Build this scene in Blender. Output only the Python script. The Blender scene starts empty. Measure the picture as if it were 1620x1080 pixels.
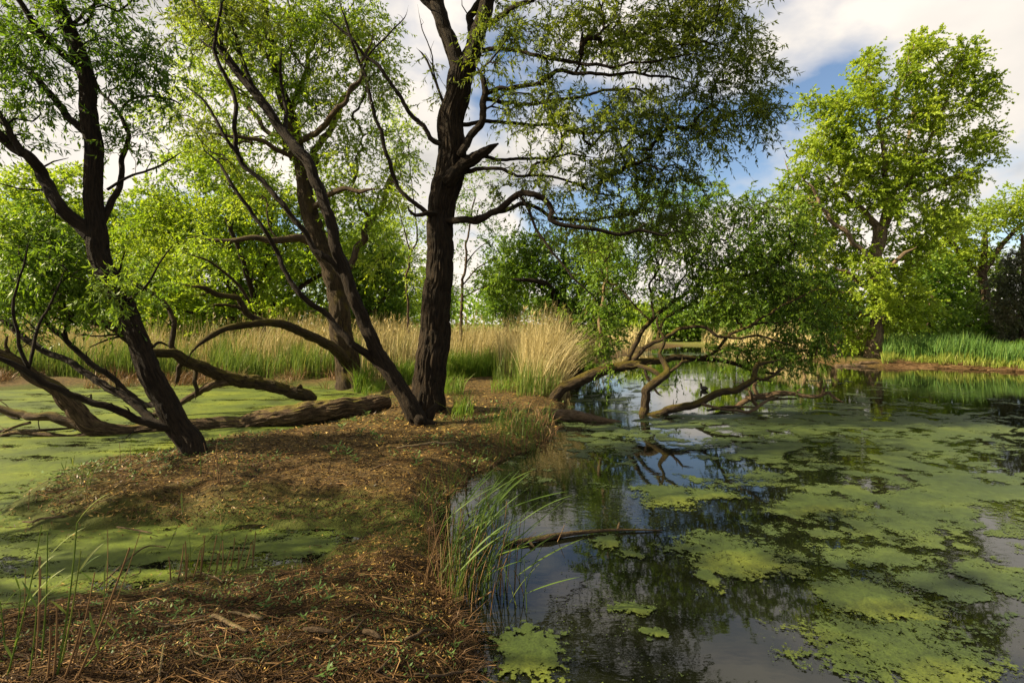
import bpy, math
import numpy as np

# ------------------------------------------------------------------ camera, sky, sun, exposure
sc = bpy.context.scene
COL = sc.collection
F, CX, HY, H = 810.0, 810.0, 512.0, 1.7      # focal length in photo pixels, centre column, horizon row, eye height

cam_d = bpy.data.cameras.new("camera")
cam = bpy.data.objects.new("camera", cam_d)
COL.objects.link(cam)
cam.location = (0, 0, H)
cam.rotation_euler = (math.radians(90), 0, 0)
cam_d.lens, cam_d.sensor_width = 18.0, 36.0
cam_d.shift_y = -28.0 / 1620.0
cam_d.clip_start, cam_d.clip_end = 0.05, 5000
sc.camera = cam

SUN_EL, SUN_AZ = math.radians(35), math.radians(-97)    # azimuth from +Y towards +X (negative: to the left)
to_sun = np.array([math.sin(SUN_AZ) * math.cos(SUN_EL), math.cos(SUN_AZ) * math.cos(SUN_EL), math.sin(SUN_EL)])
sun_d = bpy.data.lights.new("sun", 'SUN')
sun_d.energy, sun_d.angle, sun_d.color = 5.0, math.radians(0.6), (1.0, 0.84, 0.57)
sun = bpy.data.objects.new("sun", sun_d)
COL.objects.link(sun)
from mathutils import Vector
sun.rotation_euler = Vector(to_sun).to_track_quat('Z', 'Y').to_euler()
sun.location = (-20, -2, 20)

world = bpy.data.worlds.new("World")
sc.world = world
world.use_nodes = True
def build_world():
    nt = world.node_tree; N = nt.nodes; LK = nt.links.new
    N.clear()
    out = N.new('ShaderNodeOutputWorld'); bg = N.new('ShaderNodeBackground')
    sky = N.new('ShaderNodeTexSky'); sky.sky_type = 'NISHITA'; sky.sun_disc = False
    sky.sun_elevation = SUN_EL; sky.sun_rotation = SUN_AZ
    sky.air_density = 1.0; sky.dust_density = 0.6; sky.ozone_density = 2.0
    tc = N.new('ShaderNodeTexCoord'); sep = N.new('ShaderNodeSeparateXYZ')
    LK(tc.outputs['Generated'], sep.inputs[0])
    def math_(op, a, b=None):
        m = N.new('ShaderNodeMath'); m.operation = op
        for i, v in enumerate((a, b)):
            if v is None: continue
            if isinstance(v, (int, float)): m.inputs[i].default_value = v
            else: LK(v, m.inputs[i])
        return m.outputs[0]
    zz = math_('ADD', math_('MAXIMUM', sep.outputs[2], 0.0), 0.42)
    cmb = N.new('ShaderNodeCombineXYZ')
    LK(math_('DIVIDE', sep.outputs[0], zz), cmb.inputs[0])
    LK(math_('DIVIDE', sep.outputs[1], zz), cmb.inputs[1])
    cmb.inputs[2].default_value = 3.4
    def noise(scale, detail, rough, off, dist=0.0):
        mp = N.new('ShaderNodeMapping'); mp.inputs['Location'].default_value = off
        LK(cmb.outputs[0], mp.inputs[0])
        n = N.new('ShaderNodeTexNoise'); n.inputs['Scale'].default_value = scale
        n.inputs['Detail'].default_value = detail; n.inputs['Roughness'].default_value = rough
        n.inputs['Distortion'].default_value = dist
        LK(mp.outputs[0], n.inputs['Vector']); return n.outputs['Fac']
    def ramp(src, stops):
        r = N.new('ShaderNodeValToRGB'); e = r.color_ramp.elements
        while len(e) < len(stops): e.new(0.5)
        for el, (p, c) in zip(e, stops): el.position = p; el.color = c
        LK(src, r.inputs[0]); return r.outputs[0]
    cover = ramp(noise(1.9, 8, 0.5, (1.7, 0.4, 0), 0.1), [(0.39, (0, 0, 0, 1)), (0.50, (1, 1, 1, 1))])
    tone = ramp(noise(2.1, 6, 0.5, (8.2, 3.1, 2.0), 0.1),
                [(0.27, (2.3, 2.3, 2.35, 1)), (0.42, (5.5, 5.2, 4.8, 1)), (0.60, (7.1, 6.5, 5.8, 1))])
    skyb = N.new('ShaderNodeMix'); skyb.data_type = 'RGBA'; skyb.blend_type = 'MULTIPLY'; skyb.inputs[0].default_value = 1.0
    LK(sky.outputs[0], skyb.inputs[6]); skyb.inputs[7].default_value = (1.1, 1.08, 1.05, 1)
    mix = N.new('ShaderNodeMix'); mix.data_type = 'RGBA'
    LK(cover, mix.inputs[0]); LK(skyb.outputs[2], mix.inputs[6]); LK(tone, mix.inputs[7])
    LK(mix.outputs[2], bg.inputs[0]); bg.inputs[1].default_value = 0.052
    LK(bg.outputs[0], out.inputs[0])
build_world()
sc.view_settings.view_transform = 'Standard'
sc.view_settings.look = 'None'
sc.view_settings.exposure = 1.6
sc.view_settings.gamma = 1.0
sc.view_settings.use_curve_mapping = False
sc.cycles.use_denoising = True
sc.cycles.max_bounces = 6
sc.cycles.diffuse_bounces = 3
sc.cycles.glossy_bounces = 3
sc.cycles.transmission_bounces = 4
sc.cycles.sample_clamp_indirect = 6.0

# ------------------------------------------------------------------ helpers
def U(px, py, Y):
    return np.array([(px - CX) / F * Y, Y, H - (py - HY) / F * Y])

def _hash(ix, iy, iz, seed):
    h = (ix.astype(np.int64) * 374761393 + iy.astype(np.int64) * 668265263 + iz.astype(np.int64) * 2147483647 + seed * 144665) & 0xFFFFFFFF
    h = ((h ^ (h >> 13)) * 1274126177) & 0xFFFFFFFF
    h = (h ^ (h >> 16)) & 0xFFFFFF
    return h / float(0xFFFFFF)

def vnoise(p, seed=0):
    p = np.asarray(p, float)
    if p.shape[-1] == 2: p = np.concatenate([p, np.zeros(p.shape[:-1] + (1,))], -1)
    i = np.floor(p).astype(np.int64); f = p - i; f = f * f * (3 - 2 * f)
    r = 0
    for dx in (0, 1):
        wx = f[..., 0] if dx else 1 - f[..., 0]
        for dy in (0, 1):
            wy = f[..., 1] if dy else 1 - f[..., 1]
            for dz in (0, 1):
                wz = f[..., 2] if dz else 1 - f[..., 2]
                r = r + wx * wy * wz * _hash(i[..., 0] + dx, i[..., 1] + dy, i[..., 2] + dz, seed)
    return r

def fbm(p, oct=4, seed=0, gain=0.5):
    a, s, r = 1.0, 0.0, 0
    p = np.asarray(p, float).copy()
    for k in range(oct):
        r = r + a * vnoise(p, seed + 17 * k); s += a; a *= gain; p = p * 2.03 + 5.1
    return r / s

def unit(v):
    return v / (np.linalg.norm(v, axis=-1, keepdims=True) + 1e-12)

def make_mesh(name, V, faces, mat, parent=None, rnd=None, smooth=True, bco=None, loc=None, vcol=None):
    """faces: list of int arrays (n,3) / (n,4); rnd: per-face float"""
    V = np.asarray(V, np.float32)
    faces = [np.asarray(f, np.int32) for f in faces if len(f)]
    me = bpy.data.meshes.new(name)
    me.vertices.add(len(V)); me.vertices.foreach_set("co", V.ravel())
    nl = sum(f.size for f in faces); npoly = sum(len(f) for f in faces)
    me.loops.add(nl); me.polygons.add(npoly)
    me.loops.foreach_set("vertex_index", np.concatenate([f.ravel() for f in faces]))
    starts, o = [], 0
    for f in faces:
        starts.append(o + np.arange(len(f)) * f.shape[1]); o += f.size
    me.polygons.foreach_set("loop_start", np.concatenate(starts).astype(np.int32))
    if smooth: me.polygons.foreach_set("use_smooth", np.ones(npoly, bool))
    if rnd is not None:
        a = me.attributes.new("rnd", 'FLOAT', 'FACE'); a.data.foreach_set("value", np.asarray(rnd, np.float32))
    if bco is not None:
        a = me.attributes.new("bco", 'FLOAT_VECTOR', 'POINT'); a.data.foreach_set("vector", np.asarray(bco, np.float32).ravel())
    if vcol is not None:
        for k, arr in vcol.items():
            a = me.attributes.new(k, 'FLOAT', 'POINT'); a.data.foreach_set("value", np.asarray(arr, np.float32))
    me.update(calc_edges=True)
    me.materials.append(mat)
    ob = bpy.data.objects.new(name, me)
    COL.objects.link(ob)
    if parent is not None: ob.parent = parent
    if loc is not None: ob.location = loc
    return ob

def tag(o, label=None, cat=None, group=None, kind=None):
    if label: o["label"] = label
    if cat: o["category"] = cat
    if group: o["group"] = group
    if kind: o["kind"] = kind
    return o

def thing(name, loc, label, cat, group=None):
    e = bpy.data.objects.new(name, None); COL.objects.link(e)
    e.location = tuple(float(v) for v in loc); e.empty_display_size = 0.2
    return tag(e, label, cat, group)

def catmull(P, step):
    P = np.asarray(P, float)
    Q = np.vstack([2 * P[0] - P[1], P, 2 * P[-1] - P[-2]])
    out = []
    for i in range(1, len(Q) - 2):
        n = max(1, int(round(np.linalg.norm(Q[i + 1][:3] - Q[i][:3]) / step)))
        t = np.linspace(0, 1, n, endpoint=False)[:, None]
        a, b, c, d = Q[i - 1], Q[i], Q[i + 1], Q[i + 2]
        out.append(0.5 * ((2 * b) + (c - a) * t + (2 * a - 5 * b + 4 * c - d) * t ** 2 + (3 * b - a - 3 * c + d) * t ** 3))
    out.append(P[-1:])
    return np.vstack(out)

def tube(P, R, n=8, seed=0, bark=0.0, lump=0.0, flare=None, cap=True, groove=4.0):
    """bark tube along P (K,3) with radii R; returns verts, quads, tris, bark coordinates"""
    K = len(P); T = unit(np.gradient(P, axis=0))
    ref = np.array([0.0, 1.0, 0.0]) if abs(T[0][1]) < 0.8 else np.array([1.0, 0, 0])
    N = np.zeros((K, 3)); N[0] = unit(np.cross(np.cross(T[0], ref), T[0]))
    for i in range(1, K):
        v = N[i - 1] - T[i] * np.dot(N[i - 1], T[i]); N[i] = v / (np.linalg.norm(v) + 1e-9)
    B = np.cross(T, N)
    s = np.concatenate([[0], np.cumsum(np.linalg.norm(np.diff(P, axis=0), axis=1))])
    a = np.arange(n) / n * 2 * math.pi
    ca, sa = np.cos(a), np.sin(a)
    r = np.repeat(np.asarray(R, float)[:, None], n, 1)
    if flare:
        amt, h, lobes = flare
        r = r * (1 + amt * np.exp(-s / h)[:, None] * (1 + 0.45 * np.cos(lobes * a + seed)[None]))
    Rm = float(np.max(R))
    co = np.stack([np.repeat(ca[None], K, 0) * Rm, np.repeat(sa[None], K, 0) * Rm, np.repeat(s[:, None], n, 1)], -1)
    if lump:
        r = r * (1 + lump * (fbm(co * np.array([1, 1, 0.7]) / max(Rm, 0.03) * 0.9, 3, seed) - 0.5) * 2)
    if bark:
        q = co * np.array([groove / Rm, groove / Rm, 0.75 / max(Rm, .12)])
        wob = (vnoise(q * 0.6, seed + 5) - 0.5) * 0.7
        q = q + wob[..., None]
        f = np.abs(fbm(q, 2, seed + 3) - 0.5) * 2
        r = r * (1 + bark * (np.clip(f * 2.4, 0, 1) - 0.6))
    V = P[:, None, :] + r[..., None] * (ca[None, :, None] * N[:, None, :] + sa[None, :, None] * B[:, None, :])
    V = V.reshape(-1, 3)
    i = np.arange(K - 1)[:, None] * n; j = np.arange(n)[None]
    j2 = (j + 1) % n
    Q = np.stack([i + j, i + j2, i + n + j2, i + n + j], -1).reshape(-1, 4)
    tris = np.zeros((0, 3), int); bco = co.reshape(-1, 3)
    if cap:
        V = np.vstack([V, P[-1] + T[-1] * R[-1] * 0.4, P[0] - T[0] * R[0] * 0.3]); bco = np.vstack([bco, bco[-1], bco[0]])
        e = (K - 1) * n; c = len(V) - 2
        t1 = np.stack([e + np.arange(n), e + (np.arange(n) + 1) % n, np.full(n, c)], -1)
        t2 = np.stack([(np.arange(n) + 1) % n, np.arange(n), np.full(n, c + 1)], -1)
        tris = np.vstack([t1, t2])
    return V, Q, tris, bco

# ------------------------------------------------------------------ materials
def mat_new(name):
    m = bpy.data.materials.new(name); m.use_nodes = True
    nt = m.node_tree; nt.nodes.clear()
    return m, nt.nodes, nt.links.new

def nd(N, typ, **kw):
    n = N.new(typ)
    for k, v in kw.items(): setattr(n, k, v)
    return n

def ramp_node(N, LK, src, stops):
    r = N.new('ShaderNodeValToRGB'); e = r.color_ramp.elements
    while len(e) < len(stops): e.new(0.5)
    for el, (p, c) in zip(e, stops): el.position = p; el.color = tuple(c) + (1,)
    LK(src, r.inputs[0]); return r.outputs[0]

def noise_node(N, LK, vec, scale, detail=4, rough=0.55):
    n = N.new('ShaderNodeTexNoise'); n.inputs['Scale'].default_value = scale
    n.inputs['Detail'].default_value = detail; n.inputs['Roughness'].default_value = rough
    if vec is not None: LK(vec, n.inputs['Vector'])
    return n.outputs['Fac']

def mapping(N, LK, vec, scale):
    m = N.new('ShaderNodeMapping'); m.inputs['Scale'].default_value = scale
    LK(vec, m.inputs[0]); return m.outputs[0]

def mixc(N, LK, fac, a, b, blend='MIX'):
    m = N.new('ShaderNodeMix'); m.data_type = 'RGBA'; m.blend_type = blend
    for sock, v in ((m.inputs[0], fac), (m.inputs[6], a), (m.inputs[7], b)):
        if isinstance(v, (int, float)): sock.default_value = v
        elif isinstance(v, tuple): sock.default_value = v + (1,)
        else: LK(v, sock)
    return m.outputs[2]

def leaf_mat(name, stops, trans=0.4, gloss=0.35, tint=(1.25, 1.15, 0.55)):
    m, N, LK = mat_new(name)
    out = N.new('ShaderNodeOutputMaterial')
    at = nd(N, 'ShaderNodeAttribute', attribute_name="rnd")
    c = ramp_node(N, LK, at.outputs['Fac'], stops)
    p = N.new('ShaderNodeBsdfPrincipled'); LK(c, p.inputs['Base Color'])
    p.inputs['Roughness'].default_value = 0.5; p.inputs['Specular IOR Level'].default_value = gloss
    t = N.new('ShaderNodeBsdfTranslucent'); LK(mixc(N, LK, 1.0, c, tint, 'MULTIPLY'), t.inputs[0])
    mx = N.new('ShaderNodeMixShader'); mx.inputs[0].default_value = trans
    LK(p.outputs[0], mx.inputs[1]); LK(t.outputs[0], mx.inputs[2]); LK(mx.outputs[0], out.inputs[0])
    return m

def bark_mat(name, dark, light, moss=0.0, mosscol=(0.11, 0.10, 0.015), scale=9.0, bump=1.0, dist=0.05):
    m, N, LK = mat_new(name)
    out = N.new('ShaderNodeOutputMaterial'); p = N.new('ShaderNodeBsdfPrincipled')
    at = nd(N, 'ShaderNodeAttribute', attribute_name="bco")
    v = mapping(N, LK, at.outputs['Vector'], (scale * 2.2, scale * 2.2, scale * 0.5))
    n1 = noise_node(N, LK, v, 1.6, 6, 0.6)
    n2 = noise_node(N, LK, at.outputs['Vector'], 3.0, 4, 0.55)
    n3 = noise_node(N, LK, at.outputs['Vector'], 45.0, 3, 0.6)
    c = ramp_node(N, LK, n1, [(0.32, dark), (0.62, light)])
    c = mixc(N, LK, 0.5, c, ramp_node(N, LK, n2, [(0.3, (0.45, 0.45, 0.45)), (0.7, (1.4, 1.35, 1.25))]), 'MULTIPLY')
    c = mixc(N, LK, 0.35, c, ramp_node(N, LK, n3, [(0.3, (0.5, 0.5, 0.5)), (0.7, (1.3, 1.3, 1.3))]), 'MULTIPLY')
    n5 = noise_node(N, LK, at.outputs['Vector'], 7.0, 5, 0.7)
    c = mixc(N, LK, ramp_node(N, LK, n5, [(0.56, (0, 0, 0)), (0.68, (0.55, 0.55, 0.55))]), c, tuple(0.5 * (a_ + b_) for a_, b_ in zip(light, (light[1] * 0.9, light[1] * 1.05, light[1] * 0.55))))
    if moss:
        g = N.new('ShaderNodeNewGeometry'); sp = N.new('ShaderNodeSeparateXYZ'); LK(g.outputs['Normal'], sp.inputs[0])
        mm = N.new('ShaderNodeMath'); mm.operation = 'MULTIPLY_ADD'; LK(sp.outputs[2], mm.inputs[0]); mm.inputs[1].default_value = 0.35; LK(n2, mm.inputs[2])
        f = ramp_node(N, LK, mm.outputs[0], [(0.78 - 0.3 * moss, (0, 0, 0)), (0.95 - 0.25 * moss, (1, 1, 1))])
        c = mixc(N, LK, f, c, mosscol)
    LK(c, p.inputs['Base Color']); p.inputs['Roughness'].default_value = 0.9; p.inputs['Specular IOR Level'].default_value = 0.2
    b = N.new('ShaderNodeBump'); b.inputs['Strength'].default_value = bump; b.inputs['Distance'].default_value = dist
    v2 = mapping(N, LK, at.outputs['Vector'], (scale * 3.2, scale * 3.2, scale * 1.3))
    n6 = noise_node(N, LK, v2, 1.3, 5, 0.65)
    ab = N.new('ShaderNodeMath'); ab.operation = 'SUBTRACT'; LK(n6, ab.inputs[0]); ab.inputs[1].default_value = 0.5
    ab2 = N.new('ShaderNodeMath'); ab2.operation = 'ABSOLUTE'; LK(ab.outputs[0], ab2.inputs[0])
    sm = N.new('ShaderNodeMath'); sm.operation = 'MULTIPLY_ADD'; LK(ab2.outputs[0], sm.inputs[0]); sm.inputs[1].default_value = 1.6; LK(n1, sm.inputs[2])
    LK(sm.outputs[0], b.inputs['Height']); LK(b.outputs[0], p.inputs['Normal']); LK(p.outputs[0], out.inputs[0])
    return m

def ramp_mat(name, stops, rough=0.8, spec=0.2, trans=0.0):
    if trans: return leaf_mat(name, stops, trans, spec, (1.1, 1.05, 0.8))
    m, N, LK = mat_new(name)
    out = N.new('ShaderNodeOutputMaterial'); p = N.new('ShaderNodeBsdfPrincipled')
    at = nd(N, 'ShaderNodeAttribute', attribute_name="rnd")
    LK(ramp_node(N, LK, at.outputs['Fac'], stops), p.inputs['Base Color'])
    p.inputs['Roughness'].default_value = rough; p.inputs['Specular IOR Level'].default_value = spec
    LK(p.outputs[0], out.inputs[0]); return m

M = {}
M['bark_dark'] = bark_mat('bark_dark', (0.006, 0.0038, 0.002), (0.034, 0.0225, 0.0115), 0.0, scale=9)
M['bark_mossy'] = bark_mat('bark_mossy', (0.015, 0.010, 0.005), (0.075, 0.052, 0.028), 0.7, (0.085, 0.066, 0.010), scale=10)
M['bark_log'] = bark_mat('bark_log', (0.015, 0.0095, 0.005), (0.15, 0.10, 0.055), 0.1, (0.14, 0.12, 0.02), scale=8)
M['bark_far'] = bark_mat('bark_far', (0.024, 0.017, 0.010), (0.11, 0.075, 0.046), 0.2, scale=5)
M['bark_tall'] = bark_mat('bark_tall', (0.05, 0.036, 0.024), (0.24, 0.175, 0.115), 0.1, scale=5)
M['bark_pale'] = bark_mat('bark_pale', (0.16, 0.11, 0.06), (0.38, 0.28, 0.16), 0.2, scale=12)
M['dead_wood'] = bark_mat('dead_wood', (0.055, 0.035, 0.018), (0.21, 0.145, 0.085), 0.0, scale=14)
M['torn_wood'] = bark_mat('torn_wood', (0.02, 0.010, 0.006), (0.085, 0.038, 0.02), 0.0, scale=14)
M['cut_wood'] = bark_mat('cut_wood', (0.035, 0.02, 0.01), (0.13, 0.08, 0.04), 0.0, scale=20, bump=0.4)
M['willow_leaf'] = leaf_mat('willow_leaf', [(0.0, (0.06, 0.095, 0.012)), (0.55, (0.125, 0.18, 0.022)), (1.0, (0.21, 0.27, 0.032))], 0.54)
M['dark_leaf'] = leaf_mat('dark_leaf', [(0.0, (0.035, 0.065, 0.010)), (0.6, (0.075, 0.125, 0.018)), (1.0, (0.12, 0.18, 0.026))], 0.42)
M['fresh_leaf'] = leaf_mat('fresh_leaf', [(0.0, (0.125, 0.225, 0.016)), (0.5, (0.215, 0.325, 0.026)), (1.0, (0.32, 0.42, 0.05))], 0.58)
M['lime_leaf'] = leaf_mat('lime_leaf', [(0.0, (0.15, 0.24, 0.018)), (0.5, (0.25, 0.355, 0.03)), (1.0, (0.36, 0.46, 0.055))], 0.58)
M['mid_leaf'] = leaf_mat('mid_leaf', [(0.0, (0.075, 0.16, 0.016)), (0.5, (0.125, 0.225, 0.022)), (1.0, (0.20, 0.30, 0.034))], 0.52)
M['needle'] = leaf_mat('needle', [(0.0, (0.025, 0.035, 0.014)), (0.7, (0.06, 0.07, 0.03)), (1.0, (0.11, 0.10, 0.05))], 0.15)
M['dry_reed'] = ramp_mat('dry_reed', [(0.0, (0.23, 0.175, 0.065)), (0.5, (0.38, 0.315, 0.14)), (1.0, (0.52, 0.45, 0.25))], trans=0.25)
M['brown_reed'] = ramp_mat('brown_reed', [(0.0, (0.10, 0.055, 0.025)), (0.6, (0.20, 0.12, 0.055)), (1.0, (0.30, 0.19, 0.09))], trans=0.15)
M['reed_green'] = ramp_mat('reed_green', [(0.0, (0.06, 0.115, 0.018)), (0.6, (0.115, 0.17, 0.03)), (1.0, (0.23, 0.25, 0.06))], trans=0.4)
M['grass'] = ramp_mat('grass', [(0.0, (0.07, 0.14, 0.012)), (0.6, (0.13, 0.22, 0.022)), (1.0, (0.24, 0.27, 0.05))], trans=0.4)
M['reed_blue'] = ramp_mat('reed_blue', [(0.0, (0.05, 0.12, 0.03)), (0.6, (0.10, 0.19, 0.035)), (1.0, (0.17, 0.25, 0.045))], trans=0.4)
M['litter'] = ramp_mat('litter', [(0.0, (0.015, 0.008, 0.003)), (0.4, (0.070, 0.037, 0.010)), (0.75, (0.20, 0.120, 0.032)), (1.0, (0.46, 0.31, 0.085))], trans=0.1)
M['twig'] = ramp_mat('twig', [(0.0, (0.010, 0.005, 0.002)), (0.55, (0.050, 0.025, 0.008)), (0.85, (0.14, 0.075, 0.025)), (1.0, (0.30, 0.18, 0.075))])
M['herb'] = ramp_mat('herb', [(0.0, (0.04, 0.09, 0.02)), (0.6, (0.09, 0.16, 0.04)), (1.0, (0.16, 0.23, 0.07))], trans=0.35)

def water_mat():
    m, N, LK = mat_new('pond_water')
    out = N.new('ShaderNodeOutputMaterial'); p = N.new('ShaderNodeBsdfPrincipled')
    p.inputs['Base Color'].default_value = (0.005, 0.006, 0.003, 1)
    p.inputs['Roughness'].default_value = 0.025; p.inputs['IOR'].default_value = 1.5
    p.inputs['Specular IOR Level'].default_value = 0.6
    tc = N.new('ShaderNodeTexCoord')
    v = mapping(N, LK, tc.outputs['Object'], (1.0, 1.7, 1.0))
    n1 = noise_node(N, LK, v, 5.5, 3, 0.5); n2 = noise_node(N, LK, v, 0.35, 2, 0.5)
    r = ramp_node(N, LK, n2, [(0.42, (0.12, 0.12, 0.12)), (0.66, (1, 1, 1))])
    b = N.new('ShaderNodeBump'); b.inputs['Distance'].default_value = 0.0022
    LK(r, b.inputs['Strength']); LK(n1, b.inputs['Height']); LK(b.outputs[0], p.inputs['Normal'])
    LK(p.outputs[0], out.inputs[0]); return m
M['water'] = water_mat()

def weed_mat(name, cols, speck, rough=0.55, grain=1.0):
    m, N, LK = mat_new(name)
    out = N.new('ShaderNodeOutputMaterial'); p = N.new('ShaderNodeBsdfPrincipled')
    tc = N.new('ShaderNodeTexCoord'); v = tc.outputs['Object']
    n1 = noise_node(N, LK, mapping(N, LK, v, (1, 1.3, 1)), 0.9, 5, 0.6)
    n2 = noise_node(N, LK, v, 90.0, 2, 0.6); n3 = noise_node(N, LK, v, 14.0, 4, 0.65)
    c = ramp_node(N, LK, n1, [(0.34, cols[0]), (0.5, cols[1]), (0.66, cols[2])])
    c = mixc(N, LK, 0.55, c, ramp_node(N, LK, n2, [(0.36, speck), (0.6, (1.25, 1.25, 1.2))]), 'MULTIPLY')
    c = mixc(N, LK, 0.6, c, ramp_node(N, LK, n3, [(0.34, (0.55, 0.55, 0.5)), (0.62, (1.2, 1.2, 1.15))]), 'MULTIPLY')
    LK(c, p.inputs['Base Color']); p.inputs['Roughness'].default_value = rough; p.inputs['Specular IOR Level'].default_value = 0.35
    b = N.new('ShaderNodeBump'); b.inputs['Strength'].default_value = 0.3; b.inputs['Distance'].default_value = 0.003
    LK(n2, b.inputs['Height']); LK(b.outputs[0], p.inputs['Normal'])
    # single plants thin out towards the margin of a mat
    ed = nd(N, 'ShaderNodeAttribute', attribute_name="edge")
    n4 = noise_node(N, LK, v, 26.0, 4, 0.7)
    s1 = N.new('ShaderNodeMath'); s1.operation = 'MULTIPLY_ADD'; LK(n4, s1.inputs[0]); s1.inputs[1].default_value = 1.3 * grain; LK(ed.outputs['Fac'], s1.inputs[2])
    s2 = N.new('ShaderNodeMath'); s2.operation = 'MULTIPLY_ADD'; LK(n2, s2.inputs[0]); s2.inputs[1].default_value = 0.9 * grain; LK(s1.outputs[0], s2.inputs[2])
    r = N.new('ShaderNodeMapRange'); r.inputs[1].default_value = 1.1 * grain + 0.02; r.inputs[2].default_value = 1.1 * grain + 0.16; LK(s2.outputs[0], r.inputs[0])
    tr = N.new('ShaderNodeBsdfTransparent'); mx = N.new('ShaderNodeMixShader')
    LK(r.outputs[0], mx.inputs[0]); LK(tr.outputs[0], mx.inputs[1]); LK(p.outputs[0], mx.inputs[2]); LK(mx.outputs[0], out.inputs[0]); return m
M['duckweed'] = weed_mat('duckweed', ((0.026, 0.042, 0.012), (0.040, 0.060, 0.014), (0.062, 0.084, 0.016)), (0.5, 0.55, 0.4))
M['algae'] = weed_mat('algae', ((0.023, 0.038, 0.009), (0.042, 0.062, 0.011), (0.085, 0.102, 0.012)), (0.35, 0.4, 0.25))
M['left_weed'] = weed_mat('left_weed', ((0.030, 0.046, 0.006), (0.072, 0.100, 0.008), (0.122, 0.148, 0.010)), (0.55, 0.55, 0.45))

def ground_mat():
    m, N, LK = mat_new('bank_soil')
    out = N.new('ShaderNodeOutputMaterial'); p = N.new('ShaderNodeBsdfPrincipled')
    tc = N.new('ShaderNodeTexCoord'); v = tc.outputs['Object']
    n1 = noise_node(N, LK, v, 1.3, 6, 0.6); n2 = noise_node(N, LK, v, 38.0, 5, 0.7); n3 = noise_node(N, LK, mapping(N, LK, v, (1, 3, 1)), 11.0, 5, 0.7)
    c = ramp_node(N, LK, n3, [(0.3, (0.014, 0.0085, 0.0025)), (0.5, (0.066, 0.042, 0.010)), (0.7, (0.20, 0.13, 0.032))])
    c = mixc(N, LK, 0.65, c, ramp_node(N, LK, n2, [(0.33, (0.25, 0.25, 0.25)), (0.66, (1.6, 1.5, 1.35))]), 'MULTIPLY')
    al = nd(N, 'ShaderNodeAttribute', attribute_name="algae")
    ma = N.new('ShaderNodeMath'); ma.operation = 'MULTIPLY_ADD'; LK(n1, ma.inputs[0]); ma.inputs[1].default_value = 1.1; LK(al.outputs['Fac'], ma.inputs[2])
    ma2 = N.new('ShaderNodeMath'); ma2.operation = 'MULTIPLY_ADD'; LK(n2, ma2.inputs[0]); ma2.inputs[1].default_value = 0.5; LK(ma.outputs[0], ma2.inputs[2])
    f = ramp_node(N, LK, ma2.outputs[0], [(0.98, (0, 0, 0)), (1.0, (0.0, 0.0, 0.0))])
    r = N.new('ShaderNodeMapRange'); r.inputs[1].default_value = 1.05; r.inputs[2].default_value = 1.45; LK(ma2.outputs[0], r.inputs[0])
    c = mixc(N, LK, r.outputs[0], c, mixc(N, LK, n2, (0.018, 0.028, 0.003), (0.085, 0.095, 0.008)))
    gr = nd(N, 'ShaderNodeAttribute', attribute_name="turf")
    c = mixc(N, LK, gr.outputs['Fac'], c, mixc(N, LK, n1, (0.05, 0.085, 0.012), (0.17, 0.15, 0.035)))
    LK(c, p.inputs['Base Color']); p.inputs['Roughness'].default_value = 0.9; p.inputs['Specular IOR Level'].default_value = 0.25
    b = N.new('ShaderNodeBump'); b.inputs['Strength'].default_value = 1.0; b.inputs['Distance'].default_value = 0.03
    LK(n2, b.inputs['Height']); LK(b.outputs[0], p.inputs['Normal']); LK(p.outputs[0], out.inputs[0]); return m
M['soil'] = ground_mat()

# ------------------------------------------------------------------ ground and water
def G(px, py, z=0.0):
    Y = (H - z) * F / (py - HY); return np.array([(px - CX) / F * Y, Y])

W_RIGHT = np.array([G(*q) for q in [(748, 1080), (738, 1030), (722, 985), (705, 945), (694, 895), (684, 845), (702, 795), (755, 750),
    (825, 716), (872, 694), (880, 672), (892, 650), (902, 625), (893, 606), (908, 592), (935, 580), (975, 566), (1010, 556), (1060, 548), (1130, 547),
    (1180, 552), (1240, 563), (1310, 575), (1350, 580), (1390, 582), (1430, 578), (1500, 582), (1620, 588), (1900, 602)]]
    + [np.array([40., 12.]), np.array([40., -12.]), np.array([0.9, -12.]), np.array([0.3, -1.5]), np.array([-0.1, 1.2])])
W_LEFT = np.array([G(*q) for q in [(-900, 640), (-300, 626), (0, 618), (150, 613), (300, 609), (430, 610), (520, 613), (565, 622), (592, 640),
    (565, 662), (500, 679), (430, 687), (350, 697), (285, 712), (240, 716), (160, 732), (95, 750), (45, 785), (22, 812), (60, 832), (200, 838), (330, 836),
    (450, 832), (540, 838), (556, 856), (480, 888), (380, 905), (250, 926), (120, 945), (0, 962), (-200, 990), (-700, 1040)]]
    + [np.array([-14., 2.0]), np.array([-40., 2.0]), np.array([-40., 9.])])

def sdf(P, poly):
    """signed distance, positive outside the polygon"""
    d2 = np.full(len(P), 1e18); inside = np.zeros(len(P), bool)
    n = len(poly)
    for i in range(n):
        a, b = poly[i], poly[(i + 1) % n]
        e = b - a; w = P - a
        t = np.clip((w @ e) / (e @ e + 1e-12), 0, 1)
        dv = w - t[:, None] * e; d2 = np.minimum(d2, (dv ** 2).sum(1))
        c = (a[1] > P[:, 1]) != (b[1] > P[:, 1])
        if abs(b[1] - a[1]) > 1e-12:
            inside ^= c & (P[:, 0] < (b[0] - a[0]) * (P[:, 1] - a[1]) / (b[1] - a[1]) + a[0])
    d = np.sqrt(d2); d[inside] *= -1
    return d

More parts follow.
